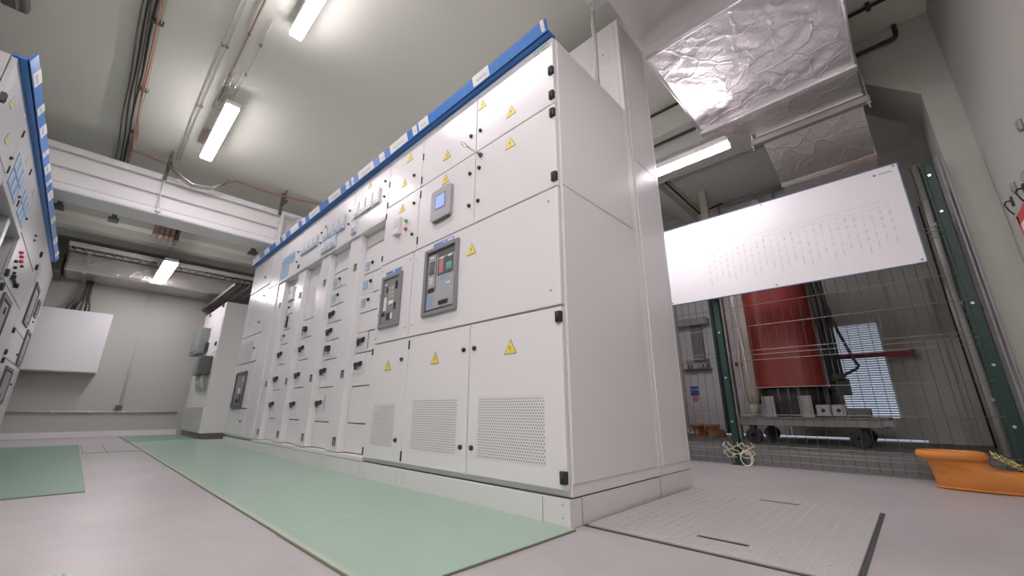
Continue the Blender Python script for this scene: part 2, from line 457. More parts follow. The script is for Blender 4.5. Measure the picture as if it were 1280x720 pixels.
def screws(R, pts, p, d=0.0):
    for (y, z) in pts:
        m = MB(); R.disc(m, y, z, .006, d-.001, d+.0025, 10); m.build('screw', 'lgrey', p)

# ================================================================== RIGHT ROW
ROWG = 'switchgear cabinets of the right row'
R = RR
# ---- incomer cabinet (nearest)
A = thing('switchgear_cabinet', 'nearest white switchgear cabinet of the long row, with large breaker and blue-lit display', 'cabinet', (1.56, .904, 0), ROWG)
body(R, .904, 1.966, 2.098, .698, A); plinth(R, .904, 1.966, .698, A)
header(R, .904, 1.966, 2.100, A, [(.915, .935), (1.30, 1.43), (1.86, 1.966)])
for z0, z1 in ((.135, 1.30), (1.306, 2.08)):
    sp = MB(); sp.box(1.245, 1.87, .9005, .9045, z0, z1, .001); sp.build('side_panel', 'white', A)
for x in (1.292, 1.908):
    m = MB(); m.box(x-.0015, x+.0015, .9028, .9042, .003, .086); m.build('plinth_joint', 'grey', A)
m = MB(); m.box(1.2206, 1.2213, 1.02, 1.0235, .003, .086); m.build('plinth_joint', 'grey', A)
dTA = door(R, .904, 1.443, 1.713, 2.098, A); dTB = door(R, 1.443, 1.966, 1.713, 2.098, A)
dMA = door(R, .904, 1.443, 1.290, 1.713, A); dMB = door(R, 1.443, 1.966, 1.290, 1.713, A)
dBK = door(R, .904, 1.985, .770, 1.287, A, 'breaker_panel')
dLA = door(R, .904, 1.443, .114, .766, A); dLB = door(R, 1.443, 1.966, .114, .766, A)
for dd, ks in ((dTA, [(1.408, 1.832)]), (dTB, [(1.485, 1.836)]), (dMA, [(1.409, 1.600), (1.411, 1.407)]), (dMB, [(1.483, 1.597), (1.481, 1.404)]),
               (dLA, [(1.406, .649), (1.408, .223)]), (dLB, [(1.481, .649), (1.482, .222)])):
    for (y, z) in ks: knob(R, y, z, dd)
for dd, hs in ((dTA, [(.917, 1.895), (.917, 1.757)]), (dMA, [(.917, 1.660), (.917, 1.334)]), (dLA, [(.917, .722), (.917, .157)])):
    for (y, z) in hs: hinge(R, y, z, dd, .042, .026)
for dd, hs in ((dTB, [(1.957, 1.93), (1.957, 1.76)]), (dMB, [(1.957, 1.66), (1.957, 1.35)]), (dLB, [(1.958, .724), (1.958, .151)])):
    for (y, z) in hs: hinge(R, y, z, dd, .05, .008)
sign(R, 1.178, 1.829, dTA); sign(R, 1.400, 2.005, dTA); sign(R, 1.183, 1.642, dMA); sign(R, 1.178, .635, dLA)
sign(R, 1.705, 1.827, dTB); sign(R, 1.707, 1.664, dMB); sign(R, 1.710, .633, dLB); sign(R, 1.452, 1.154, dBK)
grille(R, 1.001, 1.370, .187, .431, dLA); grille(R, 1.520, 1.880, .187, .428, dLB)
screws(R, [(.955, 1.23), (.955, .835), (1.955, 1.23), (1.955, .835)], dBK)
# maker's mark: small green lettering strip at the top right corner
lg = MB(); random.seed(3)
for i in range(9):
    y = 1.022 - i*.0105; h = .010 if i % 3 else .014
    lg_y = y
    R.box(lg, lg_y-.0072, lg_y-.0052, 2.070, 2.070+h, -.0005, .0008); R.box(lg, lg_y-.0040, lg_y, 2.070+(i % 2)*.006, 2.073+(i % 2)*.006, -.0005, .0008)
    if i % 3 != 1: R.box(lg, lg_y-.0022, lg_y, 2.070, 2.070+h*.8, -.0005, .0008)
R.box(lg, .926, .972, 2.052, 2.058, -.0005, .0008); R.box(lg, .98, 1.02, 2.052, 2.058, -.0005, .0008)
lg.build('logo', 'logo_green', dTA)
# key in the upper door lock
k = MB(); R.disc(k, 1.398, 1.672, .0125, 0, .014, 14, 1); k.tube([(R.X(.012), 1.398, 1.672), (R.X(.10), 1.398, 1.676)], .004, 8, 0)
cx = R.X(.118)
k.tube([(cx+.018*math.cos(t), 1.398+.0, 1.676+.012*math.sin(t)) for t in [2*PI*i/16 for i in range(17)]], .0026, 6, 0)
k.build('key', ['chrome', 'darkgrey'], dMA)
# operator display
hm = MB()
R.poly(hm, [(1.632, 1.408), (1.798, 1.408), (1.806, 1.42), (1.808, 1.585), (1.798, 1.598), (1.632, 1.598), (1.622, 1.585), (1.624, 1.42)], 0, .022, 0)
R.poly(hm, [(1.645, 1.400), (1.785, 1.400), (1.79, 1.412), (1.64, 1.412)], .004, .020, 1)
hb = hm.build('operator_display', ['lgrey', 'darkgrey'], A)
plate(R, 1.668, 1.764, 1.468, 1.562, hb, 'grey', 'screen_bezel', .0235)
plate(R, 1.677, 1.756, 1.476, 1.553, hb, 'screen', 'screen', .0245)
plate(R, 1.69, 1.76, 1.612, 1.622, dMB, 'tag_blue', 'label_plate', .0015)
# air circuit breaker in the panel
def breaker_frame(R, y0, y1, z0, z1, p, name='circuit_breaker', w=.022, mat='grey'):
    m = MB()
    for (a, bb, c, e) in ((y0, y0+w, z0, z1), (y1-w, y1, z0, z1), (y0+w, y1-w, z0, z0+w), (y0+w, y1-w, z1-w, z1)):
        R.box(m, a, bb, c, e, -.001, .016, .004, seg=2)
    R.box(m, y0+w*.9, y1-w*.9, z0+w*.9, z1-w*.9, -.001, .0015, mi=1)
    return m.build(name, [mat, 'darkgrey'], p)
acb = breaker_frame(R, 1.548, 1.847, .857, 1.243, A)
fp = MB(); R.box(fp, 1.578, 1.815, .892, 1.205, 0, .006, .002); R.box(fp, 1.735, 1.740, .99, 1.205, .005, .008, mi=1); R.box(fp, 1.578, 1.725, 1.175, 1.205, .005, .008, mi=1)
fp.build('face_plate', ['lgrey', 'darkgrey'], acb)
plate(R, 1.588, 1.722, 1.07, 1.165, acb, 'darkgrey', 'button_panel', .0085)
m = MB(); R.box(m, 1.672, 1.708, 1.080, 1.155, .005, .011, .002); R.box(m, 1.678, 1.702, 1.108, 1.130, .011, .014, .002); m.build('opening_button', 'button_red', acb)
m = MB(); R.box(m, 1.600, 1.645, 1.085, 1.128, .005, .011, .002); R.box(m, 1.606, 1.639, 1.095, 1.118, .011, .014, .002); m.build('closing_button', 'button_green', acb)
pieces('caption_strip', 'paper', acb, R, [(1.672, 1.708, 1.160, 1.172, .006, .0095), (1.600, 1.632, 1.160, 1.172, .006, .0095), (1.61, 1.64, 1.01, 1.02, .006, .008), (1.765, 1.80, 1.185, 1.195, .006, .008)])
m = MB(); R.box(m, 1.752, 1.800, 1.09, 1.165, .005, .010, .003); R.box(m, 1.758, 1.794, 1.112, 1.155, .0095, .011, mi=1); m.build('trip_unit', ['darkgrey', 'screen_grey'], acb)
m = MB()
for i in range(3): R.box(m, 1.765, 1.795, 1.035+.014*i, 1.043+.014*i, .005, .0075)
m.build('dial_row', 'paper', acb)
pieces('racking_slot', 'black', acb, R, [(1.745, 1.805, .985, 1.012, .005, .009, .002), (1.62, 1.70, .905, .928, .005, .012, .003)])
pieces('rating_plate', 'tag_blue', acb, R, [(1.630, 1.70, 1.04, 1.06, .005, .0065), (1.755, 1.80, .91, .965, .005, .0065)])
lb = MB(); R.box(lb, 1.600, 1.784, 1.250, 1.272, -.0005, .0012)
R.box(lb, 1.607, 1.655, 1.256, 1.266, .001, .0016, mi=1); R.box(lb, 1.672, 1.690, 1.258, 1.264, .001, .0016, mi=1)
lb.build('breaker_label', ['label_blue', 'paper'], dBK)

# ---- cabinet with the moulded case breaker
Cc = thing('switchgear_cabinet', 'narrow white switchgear cabinet with grey breaker and green and red push buttons', 'cabinet', (1.52, 1.985, 0), ROWG)
body(R, 1.967, 2.378, 2.098, .61, Cc); plinth(R, 1.967, 2.378, .61, Cc)
header(R, 1.967, 2.378, 2.100, Cc, [(1.985, 2.035), (2.10, 2.32)])
cT = door(R, 1.966, 2.378, 1.713, 2.098, Cc); cM = door(R, 1.966, 2.378, 1.290, 1.713, Cc); cB = door(R, 1.987, 2.378, .770, 1.287, Cc, 'breaker_panel'); cL = door(R, 1.966, 2.378, .114, .766, Cc)
for dd, ks in ((cT, [(2.05, 1.835)]), (cM, [(2.025, 1.625), (2.02, 1.41)]), (cL, [(2.024, .649), (2.023, .225)])):
    for (y, z) in ks: knob(R, y, z, dd)
for dd, hs in ((cT, [(2.368, 1.90), (2.368, 1.74)]), (cM, [(2.369, 1.65), (2.369, 1.34)]), (cL, [(2.369, .722), (2.369, .150)])):
    for (y, z) in hs: hinge(R, y, z, dd, .042, .008)
sign(R, 2.124, 2.009, cT); sign(R, 2.168, 1.835, cT); sign(R, 2.172, 1.645, cM); sign(R, 2.173, .630, cL)
grille(R, 2.055, 2.292, .187, .409, cL)
screws(R, [(2.02, 1.245), (2.02, .83), (2.35, 1.245), (2.35, 1.08), (2.35, .95), (2.35, .80)], cB)
m = MB(); R.box(m, 2.150, 2.222, 1.452, 1.570, 0, .028, .006, seg=2); R.box(m, 2.163, 2.210, 1.500, 1.556, .028, .030, mi=1); m.build('power_meter', ['offwhite', 'pale'], cM)
m = MB(); R.disc(m, 2.099, 1.526, .011, 0, .016, 16); m.build('push_button', 'green', cM, 'green push button')
m = MB(); R.disc(m, 2.096, 1.469, .011, 0, .016, 16); m.build('push_button', 'red', cM, 'red push button')
plate(R, 2.055, 2.075, 1.488, 1.500, cM, 'pale', 'label_plate')
mc = breaker_frame(R, 2.086, 2.320, .856, 1.192, Cc, w=.024)
m = MB(); R.box(m, 2.112, 2.294, .884, 1.165, 0, .008, .002); m.build('face_plate', 'grey', mc)
m = MB()
for i in range(3):
    for j in range(2): R.box(m, 2.165+.03*j, 2.188+.03*j, 1.035+.028*i, 1.056+.028*i, .007, .010)
m.build('dial_row', 'beige', mc)
pieces('caption_strip', 'paper', mc, R, [(2.165, 2.220, .998, 1.022, .007, .010), (2.245, 2.275, .965, 1.05, .007, .0095), (2.255, 2.28, 1.13, 1.14, .007, .0095)])
pieces('toggle', 'black', mc, R, [(2.130, 2.142, 1.085, 1.135, .007, .018, .002), (2.24, 2.255, 1.08, 1.115, .007, .012, .002), (2.135, 2.150, .96, 1.00, .007, .012), (2.255, 2.285, .93, .955, .007, .012)])
m = MB(); R.box(m, 2.19, 2.235, .900, .945, .007, .010); R.box(m, 2.165, 2.186, .905, .940, .007, .010, mi=1); m.build('counter_window', ['black', 'paper'], mc)
lb = MB(); R.box(lb, 2.110, 2.296, 1.204, 1.224, -.0005, .0012); R.box(lb, 2.185, 2.215, 1.210, 1.218, .001, .0016, mi=1); lb.build('breaker_label', ['label_blue', 'paper'], cB)

# ---- feeder cabinets with recessed plug-in units
def meter(R, y, z, w, h, p, mat='pale', d=.0):
    m = MB(); R.box(m, y-w/2, y+w/2, z-h/2, z+h/2, d, d+.018, .003); R.box(m, y-w*.34, y+w*.34, z-h*.12, z+h*.36, d+.0175, d+.0195, mi=1); R.box(m, y-w*.3, y+w*.3, z-h*.36, z-h*.28, d+.0175, d+.0195, mi=2)
    return m.build('panel_meter', [mat, 'offwhite', 'tag_blue'], p)
def strip_grid(R, y0, y1, z0, z1, n, rows, p, mat='tag_blue'):
    m = MB(); w_ = (y1-y0)/n; h_ = (z1-z0)/rows
    for i in range(n):
        for j in range(rows):
            R.box(m, y0+i*w_+w_*.06, y0+(i+1)*w_-w_*.10, z0+j*h_+h_*.04, z0+(j+1)*h_-h_*.05, -.0005, .004, .001)
            R.box(m, y0+i*w_+w_*.14, y0+i*w_+w_*.34, z0+j*h_+h_*.12, z0+(j+1)*h_-h_*.16, .0038, .0046, mi=1)
    return m.build('status_display', [mat, 'pale'], p)

FD = -.06
def feeder(y0, y1, label, units, tags, rec=True):
    """units: list of (z0, z1, kind, y, z)"""
    F = thing('switchgear_cabinet', label, 'cabinet', (1.5, y0, 0), ROWG)
    post = y1-.185
    bm_ = MB()
    RR.box(bm_, y0, y1, .092, 2.098, -.105, -.61); RR.box(bm_, y0, y1, 1.645, 2.098, -.024, -.106); RR.box(bm_, y0, y1, .092, .112, -.004, -.106)
    bm_.build('body', 'white2', F); plinth(RR, y0, y1, .61, F)
    g_ = MB(); RR.box(g_, y0, y1, .0885, .0925, -.010, -.3); g_.build('base_gap', 'dark_gap', F)
    header(RR, y0, y1, 2.100, F, tags)
    tp = door(RR, y0, y1, 1.652, 2.098, F, 'meter_door')
    tl = MB(); RR.box(tl, y0, y1, 1.636, 1.650, -.10, .004, .002); tl.build('door_sill', 'white', F)
    # cable compartment cover beside the units
    pc = MB(); RR.box(pc, post, y1-.004, .116, 1.634, -.105, -.010, .003); pcv = pc.build('cable_cover', 'white', F)
    for z in (1.388, .612, .180):
        v = MB(); yy = y1-.138
        RR.box(v, yy-.022, yy+.022, z-.028, z+.028, -.012, -.007, .001, 0)
        RR.box(v, yy-.020, yy-.009, z-.027, z+.018, -.008, -.0055, mi=1); RR.box(v, yy+.009, yy+.020, z-.027, z+.018, -.008, -.0055, mi=1); RR.box(v, yy-.020, yy+.020, z+.014, z+.026, -.008, -.0055, mi=1)
        v.build('latch', ['lgrey', 'black'], pcv)
    for (z0, z1, kind, y, z) in units:
        u = MB(); RR.box(u, y0+.012, post-.006, z0+.0018, z1-.0018, -.104, FD, .002)
        un = u.build('feeder_unit', 'white', F)
        if kind == 'blank': continue
        if kind in ('big', 'bigblue', 'square'):
            fr = MB(); RR.box(fr, y-.085, y+.095, z-.058, z+.058, FD-.001, FD+.003, .001)
            RR.box(fr, y-.088, y-.085, z-.06, z+.06, FD-.001, FD+.004, mi=1); fr.build('cover_frame', ['white', 'grey' if (round(z, 3) == .426 or round(z, 3) == .832) else 'ink'], un)
            if kind == 'square':
                q = MB(); RR.box(q, y-.028, y+.028, z-.022, z+.022, FD, FD+.03, .004); RR.box(q, y-.02, y+.02, z-.04, z-.024, FD+.002, FD+.008, mi=1); q.build('rotary_handle', ['black', 'beige'], un)
                tag_block(RR, y+.085, z-.012, .045, .062, FD+.002, un, 'label_blue')
            else:
                handle_big(RR, y, z, FD+.002, un)
                if kind == 'bigblue': tag_block(RR, y+.065, z-.004, .035, .07, FD+.002, un)
            t = MB(); RR.box(t, y-.035, y+.015, z-.072, z-.066, FD, FD+.0025); t.build('caption_strip', 'ink', un)
        elif kind == 'small':
            fr = MB(); RR.box(fr, y-.05, y+.125, z-.058, z+.048, FD-.001, FD+.002, .001); fr.build('cover_frame', 'white', un)
            handle_small(RR, y, z, FD+.001, un); tag_block(RR, y+.075, z-.012, .062, .062, FD+.002, un)
            t = MB(); RR.box(t, y-.03, y+.02, z-.045, z-.040, FD, FD+.003); t.build('caption_strip', 'ink', un)
        elif kind == 'bar':
            q = MB(); RR.box(q, y-.012, y+.012, z-.058, z+.058, FD, FD+.014, .003); q.build('fuse_lever', 'black', un); tag_block(RR, y+.062, z-.01, .05, .075, FD+.001, un, 'lgrey')
        elif kind == 'card':
            q = MB(); RR.box(q, y-.05, y+.05, z-.07, z+.07, FD, FD+.02, .004); RR.box(q, y-.012, y+.02, z+.0, z+.012, FD+.02, FD+.026, mi=1); q.build('rotary_handle', ['paper', 'darkgrey'], un)
            tag_block(RR, y+.115, z-.02, .05, .05, FD+.001, un, 'lgrey')
    return F, tp
U1 = [(1.540, 1.634, 'blank', 0, 0), (1.325, 1.536, 'small', 2.617, 1.394), (1.165, 1.321, 'small', 2.615, 1.253), (1.036, 1.161, 'small', 2.622, 1.117), (.893, 1.032, 'blank', 0, 0),
      (.752, .889, 'bigblue', 2.655, .832), (.530, .748, 'big', 2.66, .670), (.295, .526, 'blank', 0, 0), (.116, .291, 'blank', 0, 0)]
F1, d1 = feeder(2.379, 2.929, 'white switchgear cabinet with open recess and four tall white meters in its top door', U1, [(2.40, 2.47), (2.56, 2.80), (2.88, 2.92)])
U2 = [(1.460, 1.634, 'blank', 0, 0), (1.325, 1.456, 'small', 3.160, 1.392), (1.182, 1.321, 'small', 3.155, 1.255), (1.040, 1.178, 'big', 3.215, 1.110), (.900, 1.036, 'big', 3.220, .970),
      (.750, .896, 'square', 3.195, .831), (.540, .746, 'big', 3.235, .663), (.295, .536, 'big', 3.235, .426), (.116, .291, 'blank', 0, 0)]
F2, d2 = feeder(2.931, 3.479, 'white switchgear cabinet with recess holding seven drawers below two tiers of meters', U2, [(2.96, 3.02), (3.12, 3.36)])
U3 = [(1.150, 1.634, 'blank', 0, 0), (.985, 1.146, 'square', 3.745, 1.057), (.790, .981, 'big', 3.775, .891), (.555, .786, 'big', 3.775, .663), (.300, .551, 'big', 3.780, .423), (.116, .296, 'blank', 0, 0)]
F3, d3 = feeder(3.481, 4.029, 'white switchgear cabinet whose recess has a tall blank glossy plate above four handles', U3, [(3.56, 3.80), (3.90, 3.98)])
U4 = [(1.415, 1.634, 'card', 4.290, 1.490), (1.280, 1.411, 'small', 4.300, 1.347), (1.130, 1.276, 'bar', 4.292, 1.202), (.985, 1.126, 'small', 4.310, 1.064), (.790, .981, 'big', 4.330, .889),
      (.555, .786, 'big', 4.330, .658), (.300, .551, 'big', 4.330, .427), (.116, .296, 'blank', 0, 0)]
F4, d4 = feeder(4.031, 4.579, 'white switchgear cabinet with recess and blue-grey striped displays in its top door', U4, [(4.08, 4.30), (4.44, 4.54)])
# top doors
for i in range(4): meter(R, 2.535+.105*i, 1.868, .088, .12, d1, 'offwhite')
meter(R, 2.855, 1.727, .075, .10, d1, 'pale')
sign(R, 2.68, 2.035, d1, .062); knob(R, 2.435, 1.955, d1, .009); knob(R, 2.43, 1.83, d1, .009); hinge(R, 2.917, 1.71, d1, .04, .008); hinge(R, 2.917, 1.93, d1, .04, .008)
m = MB()
for i in range(4): R.box(m, 2.79+.038*i, 2.796+.038*i, 1.955, 2.055, -.0005, .0012)
m.build('line_diagram', 'ink', d1)
for i in range(4): meter(R, 3.095+.11*i, 1.845, .094, .118, d2, 'pale')
for i in range(3): meter(R, 3.225+.10*i, 1.722, .085, .11, d2, 'pale')
knob(R, 2.99, 1.92, d2, .009); knob(R, 2.985, 1.80, d2, .009); hinge(R, 3.467, 1.69, d2, .04, .008); hinge(R, 3.467, 1.93, d2, .04, .008)
m = MB()
for i in range(3): R.box(m, 3.36+.045*i, 3.366+.045*i, 1.93, 2.03, -.0005, .0012)
m.build('line_diagram', 'ink', d2)
for i in range(4): meter(R, 3.65+.103*i, 1.848, .092, .10, d3, 'pale')
knob(R, 3.545, 1.90, d3, .009); knob(R, 3.54, 1.80, d3, .009); hinge(R, 4.017, 1.70, d3, .04, .008)
strip_grid(R, 4.19, 4.575, 1.795, 1.915, 7, 2, d4); strip_grid(R, 4.32, 4.57, 1.670, 1.785, 5, 1, d4)
knob(R, 4.10, 1.87, d4, .009); knob(R, 4.10, 1.765, d4, .009); hinge(R, 4.045, 1.70, d4, .04, .008)

# ---- blank filler and end cabinet
Fz = thing('switchgear_cabinet', 'narrow plain white blank-fronted cabinet between striped-display cabinet and far end cabinet', 'cabinet', (1.5, 4.58, 0), ROWG)
body(R, 4.581, 4.889, 2.098, .61, Fz); plinth(R, 4.581, 4.889, .61, Fz); header(R, 4.581, 4.889, 2.100, Fz, [(4.62, 4.76)])
door(R, 4.580, 4.890, 1.652, 2.098, Fz, 'top_panel'); door(R, 4.580, 4.890, .114, 1.650, Fz, 'front_panel')
E_ = thing('switchgear_cabinet', 'far end cabinet of the long white row, with dark breaker low down beside grey cabinet', 'cabinet', (1.5, 4.9, 0), ROWG)
body(R, 4.891, 5.66, 2.098, .61, E_); plinth(R, 4.891, 5.66, .61, E_); header(R, 4.891, 5.66, 2.100, E_, [(4.98, 5.16), (5.35, 5.60)])
e1 = door(R, 4.895, 5.66, 1.720, 2.098, E_, g=.004); e2 = door(R, 4.895, 5.66, 1.178, 1.716, E_, g=.004); e3 = door(R, 4.895, 5.66, .868, 1.174, E_, g=.004); e4 = door(R, 4.895, 5.66, .388, .864, E_, 'breaker_panel', g=.004); e5 = door(R, 4.895, 5.66, .114, .384, E_, g=.004)
plate(R, 5.09, 5.56, .892, 1.10, e3, 'perf', 'vent_grille')
for dd, y, z in ((e1, 5.12, 1.84), (e2, 5.03, 1.60), (e2, 5.04, 1.30), (e3, 5.04, 1.016), (e5, 5.05, .26)): knob(R, y, z, dd, .010)
for (y, z) in ((5.36, 1.60), (5.40, 1.44), (5.33, 1.39), (5.42, 1.33)):
    m = MB(); R.disc(m, y, z, .009, 0, .006, 10); m.build('indicator_lamp', 'lgrey', e2)
eb = breaker_frame(R, 5.115, 5.515, .388, .775, E_, w=.030, mat='darkgrey')
m = MB(); R.box(m, 5.16, 5.47, .425, .745, 0, .008, .002); m.build('face_plate', 'grey', eb)
pieces('caption_strip', 'paper', eb, R, [(5.26, 5.34, .545, .60, .007, .010), (5.20, 5.23, .66, .72, .007, .010)])
pieces('toggle', 'black', eb, R, [(5.30, 5.37, .44, .49, .007, .014, .003), (5.20, 5.26, .44, .53, .007, .012, .003)])
lb = MB(); R.box(lb, 5.20, 5.38, .795, .812, -.0005, .0012); lb.build('breaker_label', 'ink', e4)

# ---- tall rear compartment of the row
Rc = thing('cable_riser_cabinet', 'tall plain white cable cabinet rising above the row behind its nearest cabinet', 'cabinet', (2.1, .904, 0))
m = MB(); m.box(1.9145, 2.285, .904, 1.966, .092, 2.82, .003); m.build('body', 'white2', Rc)
m = MB(); m.box(1.9145, 2.285, .908, 1.966, 0, .089, .002); m.build('plinth', 'plinth', Rc)
for z0, z1 in ((.135, 1.78), (1.786, 2.80)):
    m = MB(); m.box(1.955, 2.25, .9005, .9045, z0, z1, .001); m.build('side_panel', 'white', Rc)
m = MB(); m.box(1.9110, 1.9150, .93, 1.94, 2.13, 2.80, .001); rf = m.build('front_panel', 'white', Rc)
for (y, z) in ((1.02, 2.3), (1.02, 2.6)):
    m = MB(); m.cyl((1.9115, y, z), (1.9090, y, z), .006, n=8); m.build('screw', 'lgrey', rf)

# ================================================================== LEFT ROW
LG = 'switchgear cabinets of the left row'
R = LR; LD = .62
def lcab(y0, y1, label, tags, ztop=2.098, h1=None):
    F = thing('switchgear_cabinet', label, 'cabinet', (-.85, y0, 0), LG)
    plinth(LR, y0, y1, LD, F); header(LR, y0, h1 or y1, 2.100, F, tags); return F
La = lcab(2.95, 3.619, 'nearest white cabinet of the left row, its blue header cut at the end', [(3.08, 3.22), (3.46, 3.55)])
body(R, 2.95, 3.619, 2.098, LD, La, mat='white_dimmed')
a1 = door(R, 2.955, 3.62, 1.712, 2.098, La, mat='white_dimmed'); a2 = door(R, 2.955, 3.62, .114, 1.708, La, mat='white_dimmed')
hinge(R, 2.965, 1.86, a1, .05, .03); hinge(R, 2.965, 1.60, a2, .05, .03); sign(R, 3.16, 1.95, a1, .07); sign(R, 3.34, 1.82, a1, .07); knob(R, 3.57, 1.80, a1, .011)
m = MB()
for (y, z) in ((3.50, 2.03), (3.50, 1.95), (3.08, 2.0)): R.box(m, y-.004, y+.004, z-.035, z+.035, -.0005, .002)
m.build('line_diagram', 'ink', a1)
def lfeeder(y0, y1, label, tags, grid, side):
    F = lcab(y0, y1, label, tags)
    bm_ = MB(); R.box(bm_, y0, y1, .092, 2.098, -.125, -LD); R.box(bm_, y0, y1, 1.66, 2.098, -.024, -.126); R.box(bm_, y0, y1, .092, .112, -.004, -.126)
    bm_.build('body', 'white_dimmed', F)
    tp = door(R, y0, y1, 1.665, 2.098, F, 'meter_door', mat='white_dimmed')
    tl = MB(); R.box(tl, y0, y1, 1.640, 1.662, -.12, .008, .003); tl.build('door_sill', 'white_dimmed', F)
    pc = MB(); R.box(pc, y0+.004, y0+.10, .116, 1.638, -.125, -.010, .003); pc.build('cable_cover', 'white_dimmed', F)
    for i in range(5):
        u = MB(); R.box(u, y0+.106, y1-.012, .118+.30*i, .412+.30*i, -.124, -.075, .002); un = u.build('feeder_unit', 'white_dimmed', F)
        handle_big(R, (y0+y1)/2+.05, .29+.30*i, -.074, un)
    strip_grid(R, grid[0], grid[1], grid[2], grid[3], grid[4], 2, tp)
    for (y, z) in side: knob(R, y, z, tp, .010)
    sign(R, y0+.40, 2.00, tp, .06); hinge(R, y0+.012, 1.75, tp, .05, .012); hinge(R, y0+.012, 2.0, tp, .05, .012)
    return F
lfeeder(3.621, 4.219, 'left-row white cabinet with open recess under a pair of blue striped displays', [(3.72, 3.86), (4.10, 4.18)], (3.72, 4.14, 1.70, 1.92, 3), [(4.18, 1.78)])
lfeeder(4.221, 4.759, 'left-row white cabinet with open recess and smaller blue displays next to red buttons', [(4.35, 4.50), (4.66, 4.74)], (4.30, 4.70, 1.70, 1.89, 3), [(4.72, 1.80)])
Lc = lcab(4.761, 6.149, 'left-row white cabinet with three red buttons above a dark tall breaker', [(4.90, 5.10), (5.60, 5.75)])
body(R, 4.761, 6.149, 2.098, LD, Lc, mat='white_dimmed')
c1 = door(R, 4.766, 6.149, 1.70, 2.098, Lc, mat='white_dimmed'); c2 = door(R, 4.766, 6.149, 1.315, 1.696, Lc, mat='white_dimmed'); c3 = door(R, 4.766, 6.149, .60, 1.311, Lc, 'breaker_panel', mat='white_dimmed'); c4 = door(R, 4.766, 6.149, .114, .596, Lc, mat='white_dimmed')
for dd, z in ((c2, 1.37), (c3, 1.26), (c3, .66), (c4, .50)): hinge(R, 4.785, z, dd, .055, .05)
for y, z in ((5.02, 1.60), (5.10, 1.585), (5.16, 1.56)):
    m = MB(); R.disc(m, y, z, .014, 0, .022, 14); m.build('push_button', 'red', c2, 'red push button')
for y, z in ((5.28, 1.545), (4.93, 1.50), (5.0, 1.465), (5.05, 1.43)):
    m = MB(); R.disc(m, y, z, .012, 0, .018, 12); m.build('push_button', 'black', c2, 'black push button')
m = MB(); R.box(m, 5.02, 5.33, 1.385, 1.397, 0, .02, .003); R.box(m, 5.02, 5.045, 1.37, 1.41, 0, .028, .003); R.box(m, 5.30, 5.325, 1.36, 1.40, 0, .028, .003); m.build('bar_handle', 'black', c2)
for y, z in ((5.44, 1.88), (5.46, 1.84)): knob(R, y, z, c1, .011)
lb1 = breaker_frame(R, 4.96, 5.45, .74, 1.255, Lc, w=.04, mat='darkgrey')
m = MB(); R.box(m, 5.01, 5.40, .79, 1.21, 0, .008, .002); m.build('face_plate', 'grey', lb1)
m = MB(); R.box(m, 5.10, 5.30, .85, .95, .007, .012); m.build('toggle', 'black', lb1)
m = MB(); R.disc(m, 5.25, 1.15, .03, .007, .015); m.build('dial', 'black', lb1)
Ld = lcab(6.151, 8.02, 'far end white cabinet of the left row, with several narrow dark breakers', [(6.30, 6.50), (6.9, 7.05)], h1=7.25)
body(R, 6.151, 8.02, 2.098, LD, Ld, mat='white_dimmed')
f1 = door(R, 6.156, 8.02, 1.15, 2.098, Ld, mat='white_dimmed'); f2 = door(R, 6.156, 8.02, .86, 1.146, Ld, mat='white_dimmed'); f3 = door(R, 6.156, 8.02, .114, .856, Ld, mat='white_dimmed')
for dd, z in ((f1, 1.90), (f1, 1.76), (f2, 1.11), (f2, .90), (f3, .82)): hinge(R, 6.188, z, dd, .05, .06)
for (y0, y1, z0, z1) in ((6.62, 7.10, 1.255, 1.70), (7.36, 7.62, 1.44, 1.64), (7.30, 7.75, .87, 1.27), (6.60, 7.25, .42, .80)):
    br = breaker_frame(R, y0, y1, z0, z1, Ld, w=.035, mat='darkgrey')
    m = MB(); R.box(m, y0+.045, y1-.045, z0+.045, z1-.045, 0, .010, .003); R.box(m, (y0+y1)/2-.03, (y0+y1)/2+.03, z0+.08, z0+.11, .01, .016); m.build('face_plate', 'grey', br)
strip_grid(R, 6.35, 6.60, 1.66, 1.86, 4, 2, f1, 'lgrey')
knob(R, 7.55, 1.39, f1, .014); knob(R, 7.15, .96, f2, .014); knob(R, 7.55, .65, f3, .014)

# ================================================================== far end
# grey control cabinet
G = thing('control_cabinet', 'tall grey-white control cabinet on a dark base beyond the end of the long row', 'cabinet', (1.45, 6.79, 0))
m = MB(); m.box(1.195, 1.75, 6.79, 8.18, .075, 1.85, .004); m.build('body', 'cab_grey', G)
m = MB(); m.box(1.205, 1.74, 6.80, 8.17, 0, .075, .002); m.build('base', 'darkgrey', G)
GR = Row(1.19, -1)
m = MB(); GR.box(m, 6.795, 8.175, 1.145, 1.845, -.02, 0, .003); gd = m.build('door', 'white', G)
m = MB(); GR.box(m, 6.795, 8.175, .08, 1.141, -.02, 0, .003); gl = m.build('lower_panel', 'cab_grey', G)
for (y, z) in ((6.93, 1.815), (6.915, 1.26)): hinge(GR, y, z, gd, .05, .06)
hinge(GR, 7.77, 1.80, gd, .05, .03)
for (y, z) in ((7.45, 1.55), (7.45, 1.45)): plate(GR, y-.05, y+.05, z-.035, z+.035, gd, 'lgrey', 'label_plate')
m = MB(); GR.box(m, 7.40, 7.62, 1.20, 1.24, 0, .03, .004); GR.box(m, 7.40, 7.50, 1.24, 1.33, 0, .03, .004); m.build('selector_switch', 'black', gd)
m = MB()
for i in range(11): m.obox((1.186, 7.475, .12+.028*i), (1, 0, -.6), (0, 1, 0), (.6, 0, 1), .008, .60, .0022)
m.build('louvre', 'cab_grey', gl)
